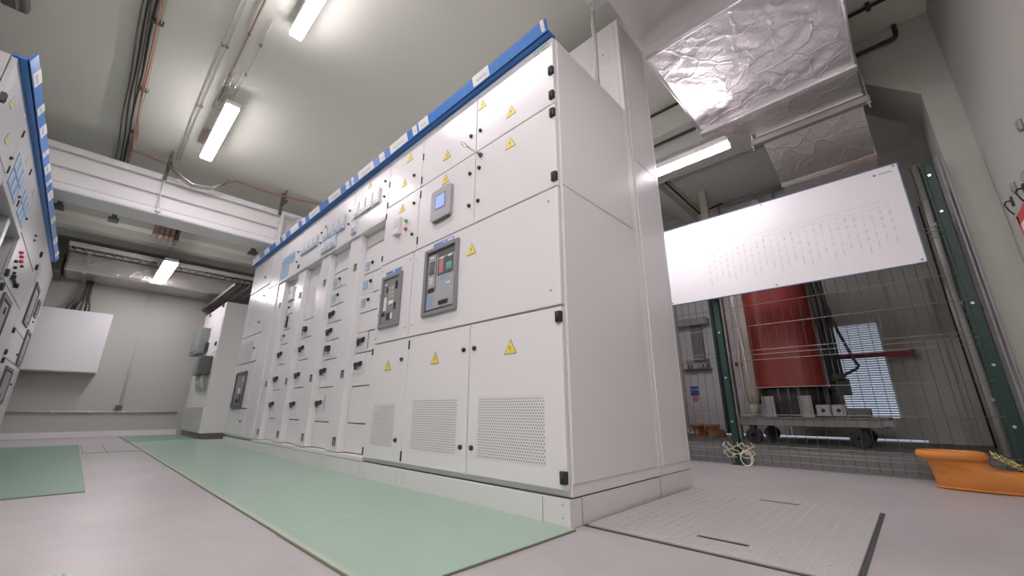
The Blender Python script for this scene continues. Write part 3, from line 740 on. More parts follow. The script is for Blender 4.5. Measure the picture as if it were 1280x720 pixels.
def isolator(y0, y1, z0, z1, dp, label, mat='box_green', pipes=True):
    t = thing('isolator_box', label, 'isolator box', ((1.19-dp/2), (y0+y1)/2, z0), 'isolator boxes on the grey control cabinet')
    m = MB(); GR.box(m, y0, y1, z0, z1, 0.001, dp, .008, seg=2); m.build('housing', mat, t)
    m = MB(); GR.box(m, y0+.03, y1-.03, z0+.04, z1-.04, dp-.001, dp+.008, .003); m.build('cover', mat, t)
    if pipes:
        m = MB()
        for k in (.3, .7):
            y = y0+(y1-y0)*k; m.tube([(1.19-dp*.5, y, z0+.01), (1.19-dp*.5, y, z0-.10), (1.170, y, z0-.22)], .018, 8)
        m.build('cable_pipes', 'cab_grey', t)
    return t
isolator(7.50, 8.10, 1.175, 1.56, .11, 'large grey-green box projecting from control cabinet door', pipes=False)
isolator(7.20, 7.48, .84, 1.085, .11, 'dark grey box lower on control cabinet, farther from the row of cabinets')
isolator(6.90, 7.16, .84, 1.085, .13, 'dark grey box lower on control cabinet, nearer the row of cabinets', 'darkgrey')

# big wall cabinet on the end wall
Wb = thing('wall_cabinet', 'wide pale grey cabinet hung on the end wall left of centre', 'cabinet', (-.35, 8.37, .86))
m = MB(); m.box(-.95, .112, 8.26, 8.499, .862, 1.712, .006); m.build('body', 'wallbox', Wb)
m = MB(); m.box(-.94, .104, 8.25, 8.262, .87, 1.704, .003); dr = m.build('door', 'wallbox', Wb)
for z in (.912, .945):
    m = MB(); m.cyl((.085, 8.25, z), (.085, 8.242, z), .010, n=10); m.build('lock_knob', 'ink', dr)
cb = thing('cable_bundle', 'black cables dropping from the foil duct into the top of the wall cabinet', 'cable', (-.2, 8.33, 1.714))
for i, (xt, xb) in enumerate(((-.25, -.38), (-.235, -.30), (-.22, -.24), (-.205, -.19), (-.19, -.15), (-.215, -.33))):
    m = MB(); m.tube([(xt, 8.36, 2.168), (xt-.005, 8.36, 2.04), (xt*.8+xb*.2, 8.36, 1.90), (xb*.8+xt*.2, 8.36, 1.80), (xb, 8.36, 1.714)], .013, 6); m.build('cable', 'cable_black' if i % 2 else 'cable_dark', cb)
# foil duct along the end wall
fd = thing('ventilation_duct', 'old foil-wrapped duct running along the end wall under the ribbed ceiling', 'duct', (0.3, 8.1, 2.18))
m = MB(); m.box(-.50, 3.2, 7.86, 8.49, 2.17, 2.45, .03, seg=2); m.build('duct_body', 'foil_old', fd)
for x in (-.32, 1.3):
    m = MB(); m.box(x, x+.04, 7.84, 8.495, 2.15, 2.47); m.build('flange', 'steel', fd)
m = MB(); m.box(-.95, -.52, 7.95, 8.4, 2.12, 2.40, .01); m.build('branch', 'steel_dark', fd)
# ladder tray on the front of that duct
lt = thing('cable_ladder', 'dark cable ladder in front of the end wall duct', 'cable ladder', (.2, 7.7, 2.44))
for y in (7.60, 7.82):
    m = MB(); m.box(-.5, 3.0, y-.008, y+.008, 2.44, 2.50); m.build('side_rail', 'conduit', lt)
m = MB()
for i in range(36): m.box(-.45+.095*i, -.43+.095*i, 7.608, 7.812, 2.445, 2.46)
m.build('rungs', 'steel_dark', lt)
for y in (7.66, 7.72, 7.77):
    m = MB(); m.tube([(-.48, y, 2.475), (2.9, y, 2.475)], .014, 6); m.build('cable', 'cable_dark', lt)
# cable ladder above the control cabinet
cl = thing('cable_ladder', 'dark cable ladder above the grey control cabinet, reaching the end wall', 'cable ladder', (1.4, 7, 1.97))
for x in (1.16, 1.56):
    m = MB(); m.box(x-.008, x+.008, 6.30, 8.46, 1.985, 2.02); m.build('side_rail', 'steel_dark', cl)
m = MB()
for i in range(18): m.box(1.17, 1.55, 6.35+.115*i, 6.375+.115*i, 1.985, 1.998)
m.build('rungs', 'steel_dark', cl)
for i, x in enumerate((1.20, 1.25, 1.30, 1.36, 1.42, 1.48, 1.52)):
    m = MB(); m.tube([(x, 6.31, 2.02), (x+.02*(i % 2), 6.6, 2.02), (x, 7.5, 2.02), (x, 8.48, 2.02)], .018, 6); m.build('cable', 'cable_black' if i % 3 else 'cable_dark', cl)
# conduits and socket on the end wall
m = MB(); m.tube([(-.95, 8.48, .342), (1.15, 8.48, .336)], .011, 8)
for x in (-.2, .16, .67): m.box(x-.012, x+.012, 8.465, 8.499, .325, .362)
tag(m.build('wall_conduit', 'conduit'), 'long thin grey conduit low along the end wall', 'conduit')
m = MB(); m.box(.405, .49, 8.455, 8.499, .368, .435, .006); so = tag(m.build('socket_box', 'grey'), 'small grey socket box on the end wall just above the low conduit', 'socket')
m = MB(); m.box(.418, .477, 8.452, 8.456, .378, .425); m.build('cover', 'darkgrey', so)
m = MB(); m.tube([(.447, 8.49, 2.17), (.447, 8.49, .436)], .004, 6); m.tube([(.47, 8.49, 2.17), (.47, 8.49, .436)], .0035, 6)
tag(m.build('wall_conduit', 'conduit'), 'thin vertical conduit pair on the end wall rising from the small socket', 'conduit')

# ================================================================== ceiling things
def luminaire(x, y0, y1, z, label, w=.088, rods=False, top=H, ry=None):
    t = thing('fluorescent_light', label, 'ceiling light', (x, (y0+y1)/2, z), 'fluorescent lights')
    m = MB(); m.box(x-w/2, x+w/2, y0, y1, z+.021, z+.075, .006); m.build('housing', 'beam', t)
    m = MB(); m.prism([(x-w/2+.004, z+.020), (x-w/2+.004, z+.008), (x-w/2+.012, z), (x+w/2-.012, z), (x+w/2-.004, z+.008), (x+w/2-.004, z+.020)], 'y', y0, y1); m.build('diffuser', 'tube_light', t)
    for ya in (y0-.004, y1):
        m = MB(); m.box(x-w/2, x+w/2, ya, ya+.004, z+.034, z+.06); m.build('end_cap', 'offwhite', t)
    for y in (ry or (y0+.2, y1-.26)):
        m = MB(); m.cyl((x, y, z+.074), (x, y, top+.002), .004 if rods else .012, n=6); m.build('suspension_rod', 'steel', t)
    return t
luminaire(.530, 1.43, 2.63, 2.88, 'lit fluorescent ceiling light cut by the top edge, nearest the camera', rods=True)

luminaire(.392, 3.65, 4.69, 2.80, 'lit fluorescent ceiling light in front of the white beam', w=.105)
luminaire(.480, 6.66, 7.80, 2.20, 'lit fluorescent light hanging on rods before the end wall', rods=True, top=2.70, w=.15, ry=(7.1, 7.565))
luminaire(2.945, .615, 2.12, 2.25, 'lit fluorescent light hanging behind the tall cabinet, near the foil duct', rods=True, top=H)

luminaire(-1.00, -.30, .90, 2.70, 'added fill light out of view, above and left of the camera', rods=True, w=.16)  # added fill lamp, lifts the fronts of the right row
luminaire(-1.45, -.30, .90, 2.70, 'added fill light out of view, farthest left near the left wall', rods=True, w=.16)  # second added fill lamp for the same cabinet fronts
luminaire(2.945, 3.70, 4.90, 2.25, 'added fill light out of view in the corridor behind the long cabinet row', rods=True, w=.16)  # added unseen lamp, brightens the ribbed ceiling and the far end
t = thing('fluorescent_light', 'added fill light out of view near the right wall, short of the foil duct', 'ceiling light', (1.0, -.42, 2.7), 'fluorescent lights')  # added unseen lamp, fills the near side panel and floor
m = MB(); m.box(.7, 1.3, -.49, -.35, 2.721, 2.775, .006); m.build('housing', 'beam', t)
m = MB(); m.box(.7, 1.3, -.486, -.354, 2.70, 2.720); m.build('diffuser', 'tube_light', t)
for x in (.8, 1.2):
    m = MB(); m.cyl((x, -.42, 2.774), (x, -.42, H+.002), .004, n=6); m.build('suspension_rod', 'steel', t)
# big foil duct overhead
D = thing('ventilation_duct', 'big silver foil-wrapped ventilation duct overhead, bending down into the transformer bay', 'duct', (2.5, .3, 1.9))
def ring(x, y0, y1, z0, z1): return [(x, y0, z0), (x, y1, z0), (x, y1, z1), (x, y0, z1)]
m = MB(); m.loft([ring(.75, -.22, .79, 2.585, 2.96), ring(2.045, -.20, .79, 2.575, 2.96)], smooth=False); m.build('near_section', 'foil_dull', D)
random.seed(11)
def wr(u, v, a=.0035):
    e = min(u, 1-u, v, 1-v)*8; e = min(1, e)
    return a*e*(math.sin(23*u+9*v+2*math.sin(14*v))*.45+math.sin(37*v-15*u+1.7*math.sin(19*u))*.35+math.sin(61*u+47*v)*.2)
m = MB()
m.grid(lambda u, v: (2.02+.95*u, -.150+.935*v, 2.485-.006*u+wr(u, v)), 90, 90)                      # bottom skin
m.grid(lambda u, v: (2.02+.95*u, .785+wr(u, v, .004), 2.485-.006*u+.46*v), 60, 20)                    # side towards the cabinets
m.grid(lambda u, v: (2.02+.95*u, -.150+wr(u, v, .004), 2.485-.006*u+.46*v), 60, 20)
m.grid(lambda u, v: (2.02, -.150+.935*u, 2.485+.46*v+wr(u, v, .003)), 60, 16)                         # near end
m.box(2.03, 2.96, -.14, .775, 2.90, 2.95)
m.build('crumpled_section', 'foil', D)
for a_, b_, r_ in (((2.022, -.15, 2.486), (2.022, .785, 2.486), .012), ((2.022, .785, 2.486), (2.97, .785, 2.479), .008), ((2.022, -.15, 2.486), (2.97, -.15, 2.479), .008)):
    m = MB(); m.tube([a_, b_], r_, 8); m.build('edge_tape', 'foil', D)
m = MB(); m.box(2.955, 3.015, -.165, .80, 2.455, 2.93, .012, seg=2); m.build('collar', 'foil', D)
m = MB(); m.loft([ring(3.015, -.155, .775, 2.490, 2.92), ring(3.27, -.155, .475, 2.455, 2.90)], smooth=False); m.build('taper_section', 'foil_old', D)
m = MB(); m.box(3.265, 3.315, -.17, .49, 2.435, 2.91, .010); m.build('flange', 'chrome', D)
m = MB(); m.loft([ring(3.315, -.15, .465, 2.455, 2.72), ring(3.66, -.15, .435, 2.180, 2.72)], smooth=False); m.build('sloped_section', 'foil_old', D)
m = MB(); m.loft([ring(3.665, -.16, .44, 2.17, 2.715), ring(3.69, -.16, .44, 2.15, 2.715)], smooth=False); m.build('seam_flange', 'chrome', D)
m = MB(); m.loft([ring(3.69, -.15, .43, 2.155, 2.71), ring(3.98, -.15, .43, 1.86, 2.55), ring(4.22, -.13, .43, 1.60, 2.25)], smooth=False); m.build('lower_section', 'foil_old', D)
# steel channel carrying the duct
S_ = thing('support_channel', 'grey steel strut channel carrying the foil duct below its flange', 'support', (3.3, .15, 2.39))
m = MB(); m.box(3.275, 3.325, -.19, .53, 2.385, 2.430, .003); m.build('channel', 'steel', S_)
for y in (-.180, .52):
    m = MB(); m.cyl((3.30, y, 2.34), (3.30, y, H+.002), .006, n=6); m.cyl((3.30, y, 2.372), (3.30, y, 2.386), .014, n=6); m.build('threaded_rod', 'steel', S_)
S2 = thing('support_channel', 'grey steel strut channel carrying the foil duct by the top of the tall cabinet', 'support', (1.8, .3, 2.53))
m = MB(); m.box(1.50, 1.56, -.27, .875, 2.53, 2.572, .003); m.build('channel', 'steel', S2)
for y in (-.245, .855):
    m = MB(); m.cyl((1.53, y, 2.50), (1.53, y, H+.002), .006, n=6); m.build('threaded_rod', 'steel', S2)
m = MB(); m.tube([(1.72, .965, 2.098), (1.72, .965, H)], .013, 10); tag(m.build('vertical_conduit', 'conduit'), 'white vertical conduit rising from cabinet top to the ceiling in front of the tall cabinet', 'conduit')

# cable run 1 (dark and orange cables)
c1r = thing('cable_run', 'bundle of orange and dark cables clipped to the ceiling, left of the ceiling lights', 'cable', (-.19, 3.5, 2.95))
def wav(x, a, ph): return [(x+a*math.sin(.9*y+ph)+(.004*math.sin(5*y+ph)), y, 2.972+.006*math.sin(2.2*y+ph)) for y in [-.5+.25*i for i in range(27)]]
for x, a, ph, r, mt in ((-.252, .005, 0, .006, 'cable_dark'), (-.214, .016, 1, .0065, 'cable_black'), (-.203, .009, 2.5, .006, 'cable_dark'), (-.186, .007, .4, .008, 'cable_black'), (-.166, .004, 3.1, .006, 'cable_orange'), (-.154, .003, 1.3, .006, 'cable_orange'), (-.141, .002, .2, .004, 'conduit')):
    m = MB(); m.tube(wav(x, a, ph), r, 6); m.build('cable', mt, c1r)
for y in (1.2, 2.4, 3.3, 4.2, 5.0):
    m = MB(); m.box(-.200, -.13, y-.008, y+.008, 2.962, H+.001); m.build('clip', 'steel_dark', c1r)
# cable run 2 along the beam
c2r = thing('cable_run', 'orange cables turning along the white beam through a dipping wire tray', 'cable', (.8, 5.15, 2.68))
K = .936
def kz(z): return .38+(z-.38)*K
for i, mt in enumerate(('copper', 'copper', 'cable_orange')):
    yo = 5.12+.022*i; zo = .006*(i % 2)
    pts = [(-.165+.01*i, 4.75, 2.950), (-.155+.01*i, 5.00, 2.945), (-.135, yo, 2.865)] + [(x*K, yo, kz(z)+zo) for x, z in ((.02, 3.02), (.17, 3.00), (.30, 2.895), (.40, 2.850), (.58, 2.885), (.70, 3.02), (.80, 3.075), (1.10, 3.070), (1.36, 3.085), (1.75, 3.14), (2.3, 3.14))]
    m = MB(); m.tube(pts, .006, 6)
    m.build('cable', mt, c2r)
m = MB(); path = [(.17*K, kz(3.0)), (.30*K, kz(2.885)), (.40*K, kz(2.838)), (.58*K, kz(2.873)), (.72*K, kz(3.03))]
for yo in (5.095, 5.115, 5.175, 5.195):
    m.tube([(x, yo, z) for x, z in path], .0045, 6)
for i in range(len(path)-1):
    for t in (.15, .5, .85):
        x = path[i][0]*(1-t)+path[i+1][0]*t; z = path[i][1]*(1-t)+path[i+1][1]*t
        m.tube([(x, 5.092, z), (x, 5.198, z)], .0035, 5)
m.build('wire_tray', 'chrome', c2r)
for x in (.155, 1.27):
    m = MB(); m.box(x-.02, x+.02, 5.08, 5.21, 2.83, 2.85); m.box(x-.008, x+.008, 5.14, 5.15, 2.85, H+.001); m.build('clip', 'steel_dark', c2r)
    m = MB(); m.box(x-.015, x+.015, 5.235, 5.265, 2.70, H+.001); m.build('bracket', 'steel_dark', c2r)
# conduit group above the lights
def conduit(x, y0, y1, r, mt, label, clips, z=2.984):
    t = thing('ceiling_conduit', label, 'conduit', (x, (y0+y1)/2, z-r), 'conduits under the ceiling')
    m = MB(); m.tube([(x, y0, z), (x, y1, z)], r, 8); m.build('pipe', mt, t)
    for y in clips:
        m = MB(); m.box(x-.008, x+.008, y-.007, y+.007, z-r*1.4, H+.001); m.build('clip', 'steel_dark', t)
    return t
conduit(.200, -.5, 5.3, .004, 'conduit', 'grey ceiling conduit, left of the thin pair left of the lights', (1.2, 2.3, 3.2, 4.1))
conduit(.226, -.5, 5.3, .0035, 'conduit', 'grey ceiling conduit, right of the thin pair left of the lights', (1.2, 2.3, 3.2, 4.1))
conduit(.310, -.5, 3.9, .006, 'copper', 'pinkish ceiling conduit between the grey pair and the lights', (1.6, 2.5, 2.95, 3.5))
conduit(.398, 2.7, 3.9, .003, 'conduit', 'short thin grey ceiling conduit beside the near end of a light', (3.0, 3.4))
m = MB()
for x in (.29, .33, .37):
    m.tube([(x, 3.35, 2.965), (x, 4.0, 2.965)], .004, 5)
for i in range(6): m.tube([(.288, 3.38+.12*i, 2.965), (.372, 3.38+.12*i, 2.965)], .003, 5)
tag(m.build('wire_tray', 'chrome'), 'short bright wire tray on the ceiling just before the light at the beam', 'cable tray')
m = MB(); m.box(.30, .35, 4.45, 4.75, 2.985, H, .004); tag(m.build('junction_plate', 'faded_plate'), 'small faded orange plate on the ceiling beside the light at the beam', 'plate')
m = MB(); m.box(-.90, -.775, 3.62, 3.82, 2.93, H, .015, seg=2); m.box(-.86, -.81, 3.66, 3.78, 2.91, 2.94, .01); tag(m.build('ceiling_detector', 'steel_dark'), 'dark ceiling fitting in the top left corner', 'detector')
# brackets below the beam
for i, (x, wd, lab) in enumerate(((-.575, .04, 'short dark bracket behind the beam, beside the left row header'), (-.145, .045, 'short dark bracket hanging behind the beam, second from the left row'), (1.27, .05, 'dark bracket hanging behind the beam, beside the long row header'))):
    t = thing('hanging_bracket', lab, 'bracket', (x, 6.25, 2.45), 'brackets behind the beam')
    m = MB(); m.box(x-wd/2, x+wd/2, 6.22, 6.28, 2.475, 2.832); m.build('arm', 'steel_dark', t)
    m = MB(); m.box(x-wd*1.0, x+wd*1.0, 6.18, 6.32, 2.455, 2.478); m.build('foot', 'steel_dark', t)
t = thing('cable_box', 'reddish bundle of short ducts hanging behind the beam above the light at the end wall', 'cable box', (.34, 6.3, 2.5))
m = MB()
for i in range(4):
    m = MB(); m.box(.22+.055*i, .265+.055*i, 6.44, 6.62, 2.48, 2.704, .005); m.build('duct', 'copper', t)
m = MB(); m.box(.44, .475, 6.42, 6.64, 2.45, 2.704); m.build('side_plate', 'steel_dark', t)
m = MB(); m.tube([(.153, 5.258, 2.76), (.153, 5.258, 2.52), (.172, 5.205, 2.36), (.172, 5.20, 2.285)], .006, 6); m.box(.150, .195, 5.192, 5.212, 2.315, 2.35); tag(m.build('cable_drop', 'tape_white'), 'thin pale cable drop running down the face of the white beam', 'cable')
# pipes along ceiling near the partition
m = MB(); m.tube([(3.13, -.40, 2.975), (3.13, 3.4, 2.975)], .012, 8)
for y in (-.3, .9, 1.35): m.box(3.11, 3.15, y-.012, y+.012, 2.955, H)
tag(m.build('ceiling_pipe', 'cable_black'), 'dark pipe on the ceiling crossing above the foil duct', 'pipe')
m = MB(); m.tube([(3.455, 1.9, 2.892), (3.455, -.39, 2.892), (3.455, -.412, 2.90), (3.455, -.42, 2.925), (3.455, -.42, 2.995)], .014, 8)
tag(m.build('lintel_pipe', 'cable_black'), 'dark bent pipe on the lintel right of the foil duct', 'pipe')

# ================================================================== floor things
def rubber_mat(x0, x1, y0, y1, label, mt='mat', th=.006, border=True, z=0):
    t = thing('insulating_mat', label, 'mat', ((x0+x1)/2, (y0+y1)/2, z), 'green insulating mats')
    m = MB(); m.box(x0, x1, y0, y1, z+.0004, z+th, .0015); m.build('sheet', mt, t)
    m = MB(); m.box(x0-.003, x0, y0-.003, y1, z+.0002, z+th*.8); m.build('edge', 'mat_edge', t)
    m = MB(); m.box(x0-.003, x1, y0-.003, y0, z+.0002, z+th*.8); m.build('edge', 'mat_edge', t)
    if border:
        m = MB(); m.box(x0, x0+.014, y0, y1, z+th-.0005, z+th+.0006); m.build('border', 'mat_pale', t)
    return t
rubber_mat(.530, 1.2195, 1.538, 6.80, 'long green mat laid on the floor along the row of white cabinets', border=True)
rubber_mat(.528, 1.2205, .885, 1.534, 'near piece of green mat at the front corner of the long row', th=.0068)
rubber_mat(.520, 1.18, 6.84, 8.20, 'far green mat in front of the grey control cabinet', border=False, mt='mat_dark')
rubber_mat(-.56, .118, 2.93, 6.66, 'dull green mat on the floor in front of the left row', mt='mat_dark')
t = thing('mat_offcut', 'small ribbed scrap of green mat at the bottom left edge', 'mat', (.05, 1.4, 0))
m = MB(); m.box(-.06, .082, 1.20, 1.545, .0004, .004); m.build('sheet', 'mat', t)
m = MB()
for i in range(9): m.box(-.05+.014*i, -.044+.014*i, 1.21, 1.535, .0035, .006)
m.build('ribs', 'mat_dark', t)
# floor hatches (thin plates set in the floor)
for (x0, x1, y0, y1, lab) in ((.135, .288, 5.40, 6.62, 'flush floor cover between the two green mats, left of the dark joint'), (.294, .515, 5.40, 6.62, 'flush floor cover between the two green mats, right of the dark joint')):
    t = thing('floor_cover', lab, 'floor cover', ((x0+x1)/2, (y0+y1)/2, 0), 'floor covers')
    m = MB(); m.box(x0-.004, x1+.004, y0-.008, y1+.004, .0002, .0012); m.build('joint', 'mat_edge', t)
    m = MB(); m.box(x0, x1, y0, y1, .001, .003); m.build('plate', 'floor', t)
# tread plate
P_ = thing('floor_hatch', 'grey studded steel floor hatch beside the side of the nearest cabinet', 'floor hatch', (1.75, .53, 0))
m = MB(); m.box(1.292, 2.240, .167, .900, .0003, .0025); m.build('joint', 'dark_gap', P_)
m = MB(); m.box(1.302, 2.230, .179, .890, .001, .008, .0015); pl = m.build('plate', 'plate', P_)
m = MB()
for i in range(38):
    for j in range(20):
        x = 1.325+i*.0242; y = .20+j*.0352
        if abs(y-.495) < .09 and (abs(x-1.42) < .02 or abs(x-2.147) < .02): continue
        a = 1 if (i+j) % 2 else -1; h = .0055
        m.obox((x, y, .0086), (1, .55*a, 0), (-.55*a, 1, 0), (0, 0, 1), h*1.35, .0022, .0009)
o = m.build('studs', 'stud_steel_lit', P_); o['kind'] = 'stuff'
for x in (1.420, 2.147):
    m = MB(); m.box(x-.008, x+.008, .425, .567, .0072, .0088); m.build('lifting_slot', 'black', P_)

# ================================================================== orange boots
def boot(loc, label, mt, rot, group=None, sc=1.0):
    """wide insulating overboot: toe along local -y, opening at the heel end"""
    t = thing('overboot', label, 'boot', (0, 0, 0), group)
    OFF[t.name] = (0, 0, 0)
    n = 28
    def egg(yb, yt, wd, z, sl=0):
        L = (yb-yt)/2; c = (yb+yt)/2; out = []
        for k in range(n):
            a = 2*PI*k/n
            y = c+L*math.cos(a); w_ = wd*(1-.16*(-math.cos(a)+1)/2*0) * math.copysign(abs(math.sin(a))**.8, math.sin(a))
            out.append((w_, y, z+sl*(y-c)))
        return out
    m = MB()
    body_ = [egg(-.005, -.385, .070, 0), egg(.002, -.398, .080, .012), egg(.004, -.395, .082, .05), egg(.006, -.375, .081, .075), egg(.010, -.330, .080, .096), egg(.016, -.255, .082, .108, .10), egg(.022, -.212, .084, .120, .05), egg(.030, -.198, .088, .134), egg(.034, -.196, .090, .140)]
    lip = [egg(.046, -.204, .102, .142), egg(.053, -.210, .110, .150), egg(.055, -.212, .112, .162), egg(.052, -.208, .108, .174), egg(.044, -.200, .100, .181), egg(.034, -.190, .090, .182), egg(.024, -.182, .082, .174)]
    inner = [egg(.018, -.178, .078, .150), egg(.010, -.18, .072, .11), egg(-.005, -.20, .06, .03)]
    m.loft(body_+lip+inner)
    m.build('upper', mt, t)
    m = MB(); m.loft([egg(-.004, -.388, .074, .0005), egg(.005, -.402, .084, .004), egg(.006, -.403, .085, .012), egg(.002, -.398, .080, .014)]); m.build('sole', mt, t)
    t.location = loc; t.rotation_euler = (0, 0, rot); t.scale = (sc, sc, sc)
    return t
bt = boot((3.20, 0.0, 0), 'large orange rubber overboot on the floor before the fence, toe pointing right', 'orange', 0)
b2 = boot((4.96, 1.86, .1), 'tan overboot on the bay floor, farther left of a pair by the white back door', 'brown_rubber', PI*.5, sc=.72)
copy_tree(b2, (4.94, 1.71, .1), 'tan overboot on the bay floor, nearer the green fence post', PI*.42)

# ================================================================== fence
FX = 3.43
def fence_panel(y0, y1, z0, z1, label):
    t = thing('mesh_fence', label, 'fence', (FX, (y0+y1)/2, 0), 'wire mesh fence panels')
    m = MB(); n = int((y1-y0)/.0548)
    folds = [(.088, .139), (.738, .809), (1.39, 1.46)]
    def xo(z):
        for a, b_ in folds:
            if a-.001 <= z <= b_+.001: return 0
        return 0
    for i in range(n+1):
        y = y0+(y1-y0)*i/n
        pts = [(FX, y, z0)]
        for a, b_ in folds:
            pts += [(FX, y, a), (FX-.030, y, (a+b_)/2), (FX, y, b_)]
        pts += [(FX, y, z1)]
        m.tube(pts, .0018, 4)
    for z in (.045, .088, .139, .349, .538, .738, .809, .993, 1.152, 1.39, 1.46, 1.65, z1):
        m.tube([(FX-.0025, y0, z), (FX-.0025, y1, z)], .0024, 4, 1)
    for a, b_ in folds: m.tube([(FX-.032, y0, (a+b_)/2), (FX-.032, y1, (a+b_)/2)], .0024, 4, 1)
    m.build('wire_mesh', ['fence', 'fence_light'], t)
    return t
fence_panel(-.335, .965, .02, 1.90, 'wire mesh fence panel in front of the red transformer, under the white board')
fence_panel(1.055, 1.90, .02, 1.90, 'wire mesh fence panel between green post and white cabinets')
def post(y, w_, dz, z1, label):
    t = thing('fence_post', label, 'fence post', (FX+.03, y, 0), 'green fence posts')
    m = MB(); m.box(FX+.006, FX+.056, y-w_/2, y+w_/2, dz, z1, .004); m.build('shaft', 'fence_green', t)
    for z in (.30, .62, .97, 1.55, 1.80):
        m = MB(); m.cyl((FX+.008, y, z), (FX-.006, y, z), .008, n=8); m.build('clamp_bolt', 'chrome', t)
    m = MB(); m.box(FX-.01, FX+.075, y-w_/2-.02, y+w_/2+.02, 0, .008, .001) if dz == 0 else m.box(FX+.0, FX+.06, y-w_/2, y+w_/2, dz, dz+.01); m.build('foot_plate', 'fence_green', t)
    return t
post(1.012, .044, 0, 1.90, 'green fence post in front of the transformer, left of the red coil')
post(-.350, .062, 0, 1.88, 'wide dark green fence post against the right jamb of the opening')
m = MB(); m.box(3.395, 3.42, -.427, -.414, 0, 1.90, .002); tag(m.build('wall_rail', 'grey'), 'thin grey vertical strip next to the wide fence post, nearest the jamb', 'rail')
m = MB(); m.box(3.395, 3.42, -.405, -.396, 0, 1.90, .002); tag(m.build('wall_rail', 'grey'), 'thinner grey vertical strip between the wide fence post and another strip', 'rail')
# tall pipes and black cables on the bay side of the right post
for i, (x, y, r, mt, lab) in enumerate(((4.15, -.36, .022, 'conduit', 'grey vertical pipe behind the wide green post, nearest it'), (4.45, -.40, .014, 'cable_black', 'black vertical cable behind the wide green post, between grey pipes'), (4.75, -.40, .030, 'conduit', 'thick grey vertical pipe beyond the wide green post'), (5.05, -.40, .020, 'cable_black', 'black vertical cable farthest behind the wide green post'))):
    m = MB(); m.tube([(x, y, .1), (x, y+.01, 1.2), (x, y, 2.2)], r, 8)
    for z in (.45, 1.1, 1.7): m.box(x-r*1.5, x+r*1.5, y-.1, y, z-.01, z+.01)
    tag(m.build('vertical_pipe', mt), lab, 'pipe')

# board hung on the fence
Bd = thing('diagram_board', 'long white board with a blue rim and faint wiring diagram, hung on the fence', 'board', (3.41, .56, 1.24))
B = Row(3.386, -1)
y0, y1, z0, z1 = -.228, 1.358, 1.239, 1.935
m = MB(); B.box(m, y0, y1, z0, z1, -.008, 0, .001); bp_ = m.build('panel', 'paper', Bd)
m = MB(); w_ = .006
B.box(m, y0, y1, z0, z0+w_, -.01, .003); B.box(m, y0, y1, z1-w_, z1, -.01, .003); B.box(m, y0, y0+w_, z0, z1, -.01, .003); B.box(m, y1-w_, y1, z0, z1, -.01, .003)
m.build('rim', 'rim_blue', Bd)
m = MB(); random.seed(5)
B.box(m, y0+.09, .93, 1.690, 1.6925, 0, .0006); B.box(m, y0+.09, .60, 1.655, 1.6575, 0, .0006)
for i in range(26):
    y = y0+.10+i*.045
    zt = 1.69-.02*(i % 3)-.0*i; zb = 1.45+.03*math.sin(i*1.7)
    B.box(m, y-.0008, y+.0008, zb, zt, 0, .0006)
    for j in range(3):
        z = zb+.03+j*.055+.01*random.random(); B.box(m, y-.006, y+.006, z, z+.004+.014*random.random(), 0, .0007)
    B.box(m, y-.003, y+.003, zb-.05-.02*random.random(), zb-.005, 0, .0006)
    B.box(m, y-.010, y+.010, 1.615, 1.618, 0, .0006)
m.build('wiring_diagram', 'ink', bp_)
m = MB(); B.disc(m, -.105, 1.885, .008, 0, .0008, 10)
for i in range(6): B.box(m, -.135-.011*i, -.128-.011*i, 1.880, 1.888, 0, .0007)
m.build('logo', 'ink_dark', bp_)
m = MB()
for (y, z) in ((-.205, 1.915), (-.205, 1.262), (.56, 1.915), (.56, 1.262), (1.335, 1.262), (1.335, 1.915)):
    m = MB(); B.disc(m, y, z, .006, -.036, .004, 8); m.build('screw', 'ink_dark', Bd)

# tape tangle and cable loop at the post foot
t = thing('barrier_tape', 'tangled yellow barrier tape tied round the fence foot by the green post', 'tape', (FX-.03, 1.0, .02))
random.seed(21)
for k in range(6):
    m = MB(); pts = []
    y, z = 1.075-.035*k, .150
    for i in range(10):
        pts.append((FX-.036+.012*math.sin(2.1*i+k), y+.020*math.sin(1.3*i+1.9*k), z-.011*i+.007*math.cos(2.7*i)))
    m.tube(pts, .0035, 5); m.build('strip', 'tape' if k % 2 else 'tape_white', t)
t = thing('barrier_tape', 'small knot of pale tape on the fence foot behind the large orange boot', 'tape', (FX-.03, -.27, .1))
m = MB()
for k in range(3):
    m.tube([(FX-.035+.01*math.sin(2*i+k), -.235-.016*i, .16+.018*math.sin(1.8*i+2*k)-.010*i) for i in range(7)], .0035, 5)
m.build('strip', 'tape', t)
m = MB(); m.tube([(3.37, .935+.040*math.cos(a), .055+.050*math.sin(a)) for a in [2*PI*i/20 for i in range(21)]], .004, 6); m.tube([(3.37, .94+.034*math.cos(a), .05+.044*math.sin(a)) for a in [2*PI*i/20 for i in range(21)]], .003, 6)
tag(m.build('wire_loop', 'tape_white'), 'white loop of wire on the floor at the foot of the green post', 'wire')

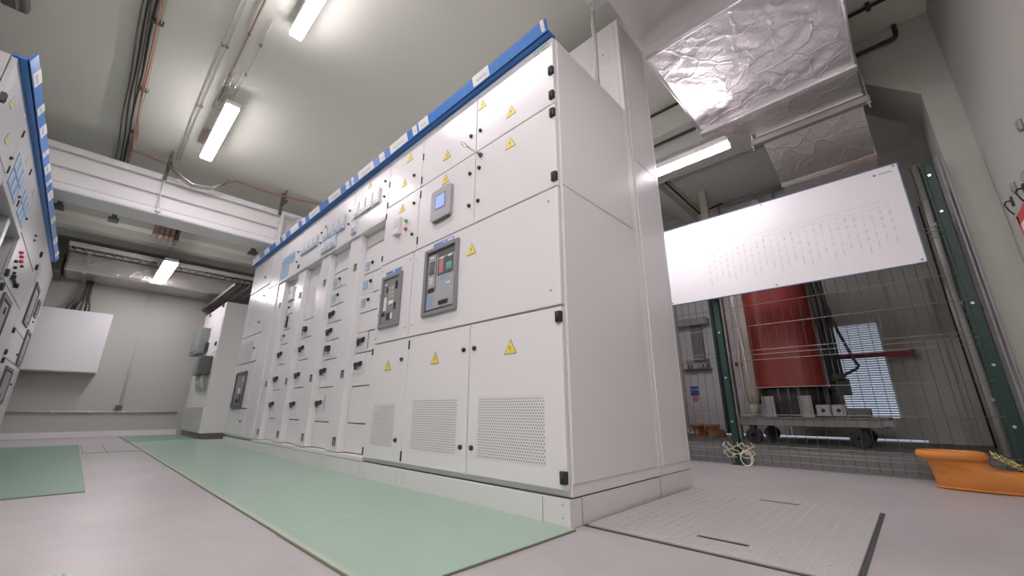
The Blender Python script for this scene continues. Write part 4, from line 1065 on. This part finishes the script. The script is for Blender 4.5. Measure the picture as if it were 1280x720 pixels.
# ================================================================== transformer
T_ = thing('transformer', 'cast resin transformer with red coil on a wheeled steel carriage behind the fence', 'transformer', (4.6, .7, .1))
def rr(cx, cy, hx, hy, r, z, n=6):
    out = []
    for (sx, sy, a0) in ((1, 1, 0), (-1, 1, 90), (-1, -1, 180), (1, -1, 270)):
        for k in range(n+1):
            a = math.radians(a0+90*k/n); out.append((cx+sx*(hx-r)+r*math.cos(a), cy+sy*(hy-r)+r*math.sin(a), z))
    return out
for cx in (4.52, 5.02):
    m = MB(); m.loft([rr(cx, .785, .225, .275, .19, z, 8) for z in (.575, .59, 1.50, 1.515)]); cc = m.build('coil', 'coil', T_)
    m = MB(); m.loft([rr(cx, .785, .19, .24, .16, z) for z in (.36, .575)]); m.build('lower_winding', 'core', cc)
    m = MB()
    for k in range(20):
        a = 2*PI*k/20; m.box(cx+.195*math.cos(a)-.008, cx+.195*math.cos(a)+.008, .785+.245*math.sin(a)-.008, .785+.245*math.sin(a)+.008, .38, .57)
    m.build('spacers', 'darkgrey', cc)
m = MB(); m.box(4.30, 5.25, .66, .91, .325, .46); m.box(4.30, 5.25, .66, .91, 1.60, 1.75); m.box(4.69, 4.84, .66, .91, .32, 1.75); m.build('core', 'core', T_)
for y in (.62, .91):
    for z0, z1 in ((1.60, 1.72), (.33, .42)):
        m = MB(); m.box(4.26, 5.28, y, y+.04, z0, z1); m.build('yoke_clamp', 'steel_dark', T_)
ca = MB()
for x in (4.30, 4.95): ca.box(x-.03, x+.03, .17, 1.20, .250, .325, .004); ca.box(x-.05, x+.05, .17, 1.20, .315, .325)
for y in (.25, .70, 1.12): ca.box(4.30, 4.95, y-.03, y+.03, .255, .32)
ca.box(4.22, 4.30, .13, .20, .262, .310, .003)
car = ca.build('carriage', 'carriage', T_)
for (y) in (.93, .66):
    m = MB(); m.box(4.245, 4.255, y-.045, y+.045, .325, .50); m.box(4.215, 4.25, y-.045, y-.037, .325, .50); m.box(4.215, 4.25, y+.037, y+.045, .325, .50)
    m.build('channel_upright', 'upright', car)
for (x, y) in ((4.30, .36), (4.30, 1.10), (4.95, .36), (4.95, 1.10)):
    m = MB(); m.cyl((x, y-.028, .165), (x, y+.028, .165), .064, n=24) if False else m.cyl((x-.03, y, .165), (x+.03, y, .165), .064, n=24); m.cyl((x-.045, y, .165), (x+.045, y, .165), .018, n=10)
    m.box(x-.045, x+.045, y-.02, y+.02, .165, .255); m.build('wheel', 'rubber', T_)
for y in (.55, .45):
    m = MB(); m.box(4.22, 4.34, y-.046, y+.046, .335, .425, .008); m.cyl((4.221, y, .38), (4.215, y, .38), .015, n=10, mi=1); m.build('terminal_block', ['lgrey', 'black'], T_)
m = MB(); m.box(4.30, 4.40, .26, .40, .33, .395, .004); m.build('side_block', 'steel_dark', T_)
for (y, r) in ((.470, .022), (.425, .018), (.395, .010)):
    m = MB(); m.tube([(4.42, y, .57+.1*(y < .43)), (4.42, y, 1.10), (4.42, y+.01, 1.6)], r, 8); m.build('bar_lead', 'core', T_)
m = MB(); m.box(4.40, 4.46, .36, .45, .50, .63); m.box(4.40, 4.46, .38, .48, .62, .68); m.build('lead_base', 'core', T_)
m = MB(); m.tube([(4.42, .40, 1.30), (4.40, .36, 1.05), (4.40, .30, .80), (4.40, .275, .735), (4.40, .29, .71), (4.41, .38, .665)], .011, 8); m.build('flexible_lead', 'cable_black', T_)
m = MB(); m.tube([(4.22, 1.085, 1.45), (4.20, 1.06, 1.0), (4.18, 1.03, .50)], .012, 6); m.build('tie_rod', 'tape_white', T_)
m = MB(); m.tube([(4.22, 1.075, 1.10), (4.22, 1.11, .80), (4.22, 1.11, .55), (4.22, 1.09, .46)], .014, 6); m.build('earth_cable', 'beige', T_)
m = MB(); m.loft([rr(4.60, 1.12, .05, .045, .03, .44), rr(4.60, 1.12, .06, .06, .04, .52), rr(4.60, 1.12, .05, .055, .035, 1.5)]); m.build('cable_sleeve', 'beige', T_)
m = MB(); m.cyl((4.45, 1.10, .345), (4.45, 1.10, .44), .045, .03, 14); m.build('insulator', 'beige', T_)
# red locking bar across the bay door
Rb = thing('locking_bar', 'long red bar across the louvred bay door behind the transformer', 'bar', (5.34, .6, .86))
m = MB(); m.box(5.325, 5.355, -.06, 1.45, .880, .925, .004); m.build('bar', 'redbar', Rb)
m = MB(); m.cyl((5.345, -.065, .902), (5.345, -.085, .902), .035, n=14); m.box(5.33, BX+.03, -.10, -.085, .87, .935); m.build('bracket', 'steel_dark', Rb)

# things on the white back door left
ps = thing('safety_poster', 'small blue and pink poster behind the fence, left of the green post', 'poster', (5.42, 1.97, .43))
m = MB(); m.box(5.424, 5.429, 1.93, 2.055, .43, .68); m.build('sheet', 'paper', ps)
m = MB(); m.box(5.422, 5.4245, 1.94, 2.045, .555, .672); m.build('blue_field', 'poster_blue', ps)
m = MB(); m.cyl((5.4242, 1.99, .515), (5.4215, 1.99, .515), .038, n=18); m.build('pink_disc', 'poster_pink', ps)
m = MB(); m.box(5.38, 5.428, 1.80, 1.94, .98, 1.42, .004); m.box(5.39, 5.428, 1.76, 1.79, .9, 1.0); tag(m.build('switch_panel', 'grey'), 'tall grey switch panel on the back door, left of the dark green frame', 'panel')
sh = thing('wall_shelf', 'narrow shelf with hooks on the back door under the grey panel', 'shelf', (5.38, 1.9, .86))
m = MB(); m.box(5.34, 5.429, 1.74, 2.07, .865, .885, .003); m.build('board', 'steel_dark', sh)
for y in (1.80, 1.86, 1.99):
    m = MB(); m.tube([(5.37, y+.025*math.cos(a), .915+.03*math.sin(a)) for a in [2*PI*i/14 for i in range(15)]], .005, 5); m.build('hook', 'cable_black', sh)
m = MB(); m.box(5.415, 5.429, 1.96, 2.05, .90, 1.0); m.build('framed_notice', 'beige', sh)
m = MB(); m.box(5.30, 5.428, 1.70, 2.08, 1.43, 1.52, .006); tag(m.build('cable_trunking', 'lgrey'), 'short pale horizontal trunking on the back door above the grey panel', 'trunking')
m = MB(); m.box(5.365, 5.428, 1.625, 1.665, .12, 1.94, .004); tag(m.build('door_edge_post', 'fence_green'), 'dark green upright at the edge of the bay back door', 'post')
m = MB(); m.box(4.85, 4.93, 1.36, 1.44, .1, H, .004); tag(m.build('steel_column', 'beige'), 'pale square column in the bay just right of the green post', 'column')
# conduits under bay ceiling
t = thing('bay_conduit', 'thin conduits along the bay ceiling with two short drops, above the white board', 'conduit', (5.3, 1.1, 2.8))
for i, z in enumerate((2.975, 2.945, 2.915)):
    m = MB(); m.tube([(5.32, 1.30, z), (5.32, .55, z)], .007, 6); m.build('pipe', 'lgrey', t)
m = MB(); m.box(5.31, 5.36, .95, .97, 2.90, 3.001); m.build('bracket', 'lgrey', t)
for y in (1.36, .75):
    m = MB(); m.tube([(5.35, y, 3.001), (5.35, y, 2.5)], .012, 6); m.build('drop_pipe', 'lgrey', t)
m = MB(); m.tube([(3.98, 1.60, 2.94), (5.30, 1.60, 2.94), (5.32, 1.58, 2.94), (5.32, 1.30, 2.975)], .010, 6); tag(m.build('bay_pipe', 'cable_black'), 'thin dark pipe along the left ceiling corner of the bay', 'pipe')
t = thing('bay_camera', 'small pale spotlight under the bay ceiling conduits, above the board', 'spotlight', (5.3, .93, 2.82))
m = MB(); m.cyl((5.30, .93, 2.91), (5.30, .93, 2.87), .012, n=8); m.build('stem', 'lgrey', t)
m = MB(); m.cyl((5.32, .93, 2.86), (5.26, .93, 2.82), .035, .042, 14); m.build('head', 'offwhite', t)
t = thing('bay_switch_box', 'tall pale switch box on the bay left wall, glimpsed beside the tall cabinet', 'switch box', (4.6, 2.2, 2.0))
m = MB(); m.box(4.55, 4.95, 2.12, 2.249, 2.02, 2.62, .01); m.build('housing', 'offwhite', t)
m = MB(); m.box(4.60, 4.90, 2.105, 2.122, 2.25, 2.50, .004); m.build('cover', 'darkgrey', t)
m = MB(); m.box(5.0, 5.1, 2.15, 2.249, 2.02, 2.7); m.build('cable_duct', 'steel_dark', t)

# ================================================================== right wall items (edge of frame)
def wallbox(x, z, label):
    t = thing('wall_switch', label, 'switch', (x, YN+.03, z), 'switches on the right wall')
    m = MB(); m.box(x-.018, x+.018, YN+.001, YN+.014, z-.026, z+.026, .003); m.build('housing', 'grey', t)
    m = MB(); m.box(x-.010, x+.010, YN+.013, YN+.018, z-.014, z+.014, .002); m.build('rocker', 'grey', t)
wallbox(2.65, 1.595, 'topmost small grey switch on the right wall at the photo edge')
wallbox(2.86, 1.430, 'lower small grey switch on the right wall at the photo edge')
wallbox(3.08, 1.470, 'small grey switch on the right wall nearest the room corner')
for (x, z, lab) in ((2.95, 1.39, 'black hook higher on the right wall above red-lettered sign'), (3.22, 1.43, 'black hook nearer the room corner above red-lettered sign')):
    m = MB(); m.tube([(x, YN+.002, z+.02), (x, YN+.025, z+.02), (x-.01, YN+.035, z), (x-.01, YN+.025, z-.04), (x, YN+.012, z-.06)], .004, 6); m.box(x-.012, x+.012, YN+.001, YN+.008, z-.01, z+.04)
    tag(m.build('wall_hook', 'black'), lab, 'hook', 'hooks on the right wall')
sg = thing('wall_sign', 'white and red sign on the right wall at the photo edge', 'sign', (3.1, YN+.01, 1.1))
m = MB(); m.box(2.93, 3.24, YN+.001, YN+.006, 1.00, 1.36, .001); m.build('sheet', 'paper', sg)
m = MB(); m.box(2.93, 3.24, YN+.005, YN+.0075, 1.31, 1.36); m.box(3.21, 3.24, YN+.005, YN+.0075, 1.00, 1.36); m.build('red_border', 'red', sg)
m = MB(); m.box(3.0, 3.16, YN+.005, YN+.0075, 1.1, 1.26); m.build('grey_panel', 'tag_blue', sg)

# ================================================================== daylight outside, camera, colour management
wld = bpy.data.worlds.new('World'); scene.world = wld; wld.use_nodes = True
bg = wld.node_tree.nodes['Background']; bg.inputs['Color'].default_value = (.74, .84, 1.0, 1); bg.inputs['Strength'].default_value = .42

cam = bpy.data.cameras.new('Camera'); co = bpy.data.objects.new('Camera', cam); COL.objects.link(co)
cam.sensor_fit = 'HORIZONTAL'; cam.sensor_width = 36; cam.lens = 504.008/1280*36; cam.clip_start = .02; cam.clip_end = 60
yaw, pitch, roll = .804371387, .293303880, .00232918611
fwd = Vector((math.sin(yaw)*math.cos(pitch), math.cos(yaw)*math.cos(pitch), math.sin(pitch)))
rgt = Vector((math.cos(yaw), -math.sin(yaw), 0)); up = rgt.cross(fwd)
r2 = rgt*math.cos(roll)+up*math.sin(roll); u2 = up*math.cos(roll)-rgt*math.sin(roll)
mt = Matrix((r2, u2, -fwd)).transposed().to_4x4(); mt.translation = Vector((0, 0, .38))
co.matrix_world = mt
scene.camera = co
vs = scene.view_settings
vs.view_transform = 'Standard'; vs.look = 'None'; vs.gamma = 1.0; vs.use_curve_mapping = False; vs.exposure = 1.28
